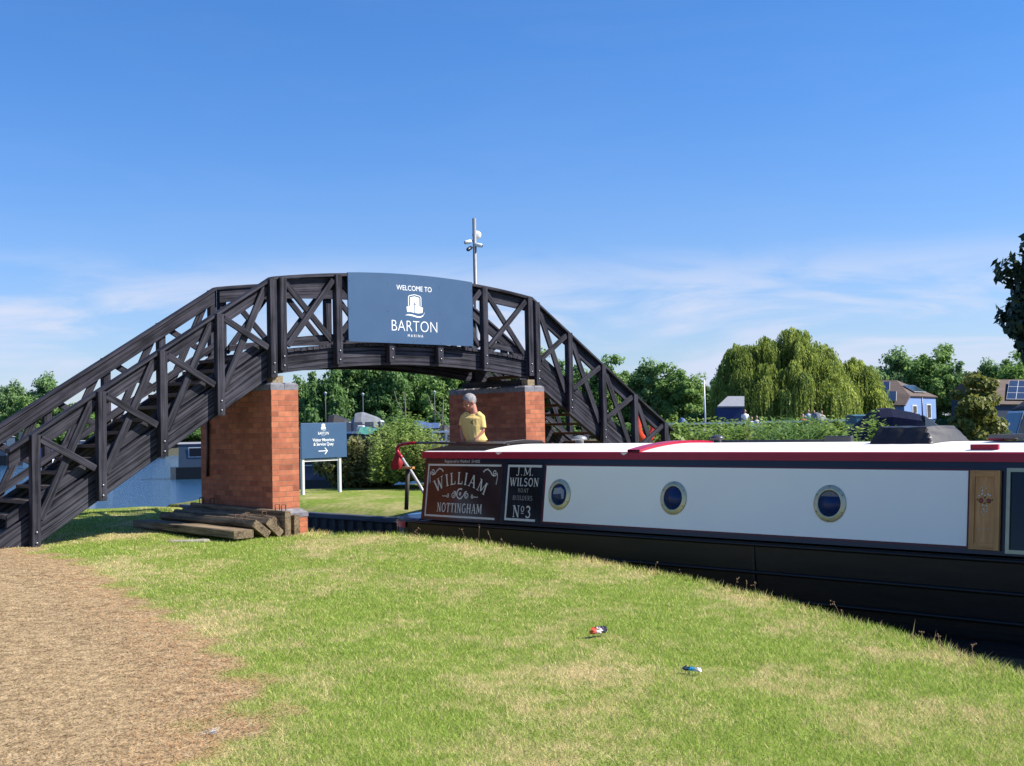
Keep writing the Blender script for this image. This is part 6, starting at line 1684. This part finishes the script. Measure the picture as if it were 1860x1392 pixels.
wv_ = [P + (Vector((c_.x, c_.y, P.z)) - P) * .04 - Vector((0, 0, .1)) for P in (a3, a2, b1_, b0_)]
for i in range(4): mb.quad([fl(wv_[i]), fl(wv_[(i + 1) % 4]), wv_[(i + 1) % 4], wv_[i]])
mb.build('wall', colm('wall_dark_blue', (.03, .05, .09), .8), h2)
nr = (a2 - a3).cross(a0 - a3).normalized(); ux = (a2 - a3); uy = (a0 - a3); pv(h2, a3 + ux * .155 + (a1 - a2) * .12 + nr * .10, ux * .55, (a1 - a2) * .70, 6, 3)
sh_ = thing('timber_shed', (at(1330, 760, 86).x, 86, .6), 'dark blue shed with a grey roof half hidden by the big willow', 'shed')
def shq(px, py, Z): P = at(px, py, Z); return Vector((P.x, Z, P.z)) - Vector(sh_.location)
e0, e1, e2 = shq(1303, 740, 86), shq(1352, 740, 86), shq(1322, 722, 87.5); e3 = shq(1352, 722, 87.5)
mb = MB(); mb.prism([e0, e1, e3, e2], (0, 0, .08)); mb.build('roof', colm('shed_roof', (.22, .23, .26), .8), sh_)
mb = MB(); mb.box(((e0.x + e1.x) / 2 + .05, 1.0, e0.z / 2 - .2), (e1.x - e0.x - .15, 1.7, e0.z + .35)); mb.build('wall', colm('shed_blue', (.018, .035, .11), .8), sh_)
MB().box((-.2, .28, .85), (.7, .04, 1.7)).build('door', colm('shed_door', (.012, .02, .06), .7), sh_)

# small figures on the far quay ------------------------------------
def figure(px, py_top, Z, label, shirt, legs, h=1.7, seat=False, first=[None]):
    t_ = at(px, py_top, Z); r = thing('person', (t_.x, Z, t_.z - h), label, 'person', 0, 'people on the far quay')
    mb = MB(); ell(mb, (0, -.02, h - .12), .085, .10, .12); mb.tube([(0, 0, h - .25), (0, 0, h - .32)], .05, 8)
    mb.tube([(0, 0, h - .30), (0, 0, h - .5), (0, 0, h - .8)], [.13, .17, .15], 10)
    for sg in (-1, 1):
        mb.tube([(sg * .18, 0, h - .34), (sg * .23, -.02, h - .6), (sg * .22, -.08, h - .84)], [.05, .042, .035], 7)
        mb.tube([(sg * .08, 0, h - .78), (sg * .10, -.02, .45), (sg * .10, 0, .05), (sg * .10, -.12, .03)], [.08, .06, .045, .04], 7)
    remeshed(mb, 'body', colm('figure_skin', (.45, .24, .17), .6), r, .03, 2)
    s_ = MB(); s_.tube([(0, 0, h - .29), (0, 0, h - .42), (0, 0, h - .62), (0, 0, h - .86)], [.12, .20, .185, .175], 10)
    for sg in (-1, 1): s_.tube([(sg * .16, 0, h - .34), (sg * .235, -.01, h - .56)], [.07, .062], 7)
    s_.build('shirt', shirt, r)
    l_ = MB()
    for sg in (-1, 1): l_.tube([(sg * .085, 0, h - .82), (sg * .10, -.02, .45), (sg * .10, 0, .12)], [.10, .075, .06], 7)
    l_.build('trousers', legs, r)
    hr = MB(); ell(hr, (0, .01, h - .09), .092, .105, .10); hr.build('hair', colm('figure_hair', (.06, .045, .03), .8), r)
DKT = colm('trousers_dark', (.02, .022, .03), .8)
figure(1353, 744, 84, 'distant person in a white top standing against the dark shed', WHB, DKT)
figure(1365, 757, 80, 'distant person in white low down on the quay, left of a pair', WHB, DKT, 1.3)
figure(1374, 755, 80, 'distant person in pale clothes on the quay, right of a pair', colm('shirt_pale', (.5, .5, .55), .8), DKT, 1.3)
figure(1458, 752, 81, 'distant person in an orange-red top under the willow', colm('shirt_orange', (.5, .10, .05), .8), DKT, 1.5)
figure(1468, 744, 84, 'distant person in pale blue beside the one in orange-red', colm('shirt_blue', (.35, .42, .55), .8), DKT)
figure(1478, 745, 85, 'distant person in grey-white under the right side of the willow', colm('shirt_grey', (.48, .48, .5), .8), DKT)
figure(1492, 746, 84, 'distant person in cream furthest right under the willow', colm('shirt_cream', (.55, .5, .4), .8), colm('trousers_tan', (.25, .2, .13), .8))
# bird
p = at(1812, 491, 70); bd = thing('bird', p, 'small dark bird flying in front of the right-hand tree', 'bird', .4)
mb = MB(); ell(mb, (0, 0, 0), .20, .06, .06); mb.prism([(-.05, 0, .02), (.08, 0, .02), (.0, -.45, .10)], (0, 0, .012)); mb.prism([(-.05, 0, .02), (.08, 0, .02), (.02, .45, .12)], (0, 0, .012)); mb.prism([(-.18, -.02, 0), (-.34, -.07, .0), (-.34, .07, 0), (-.18, .02, 0)], (0, 0, .012))
mb.build('body', colm('bird_dark', (.03, .03, .035), .8), bd)
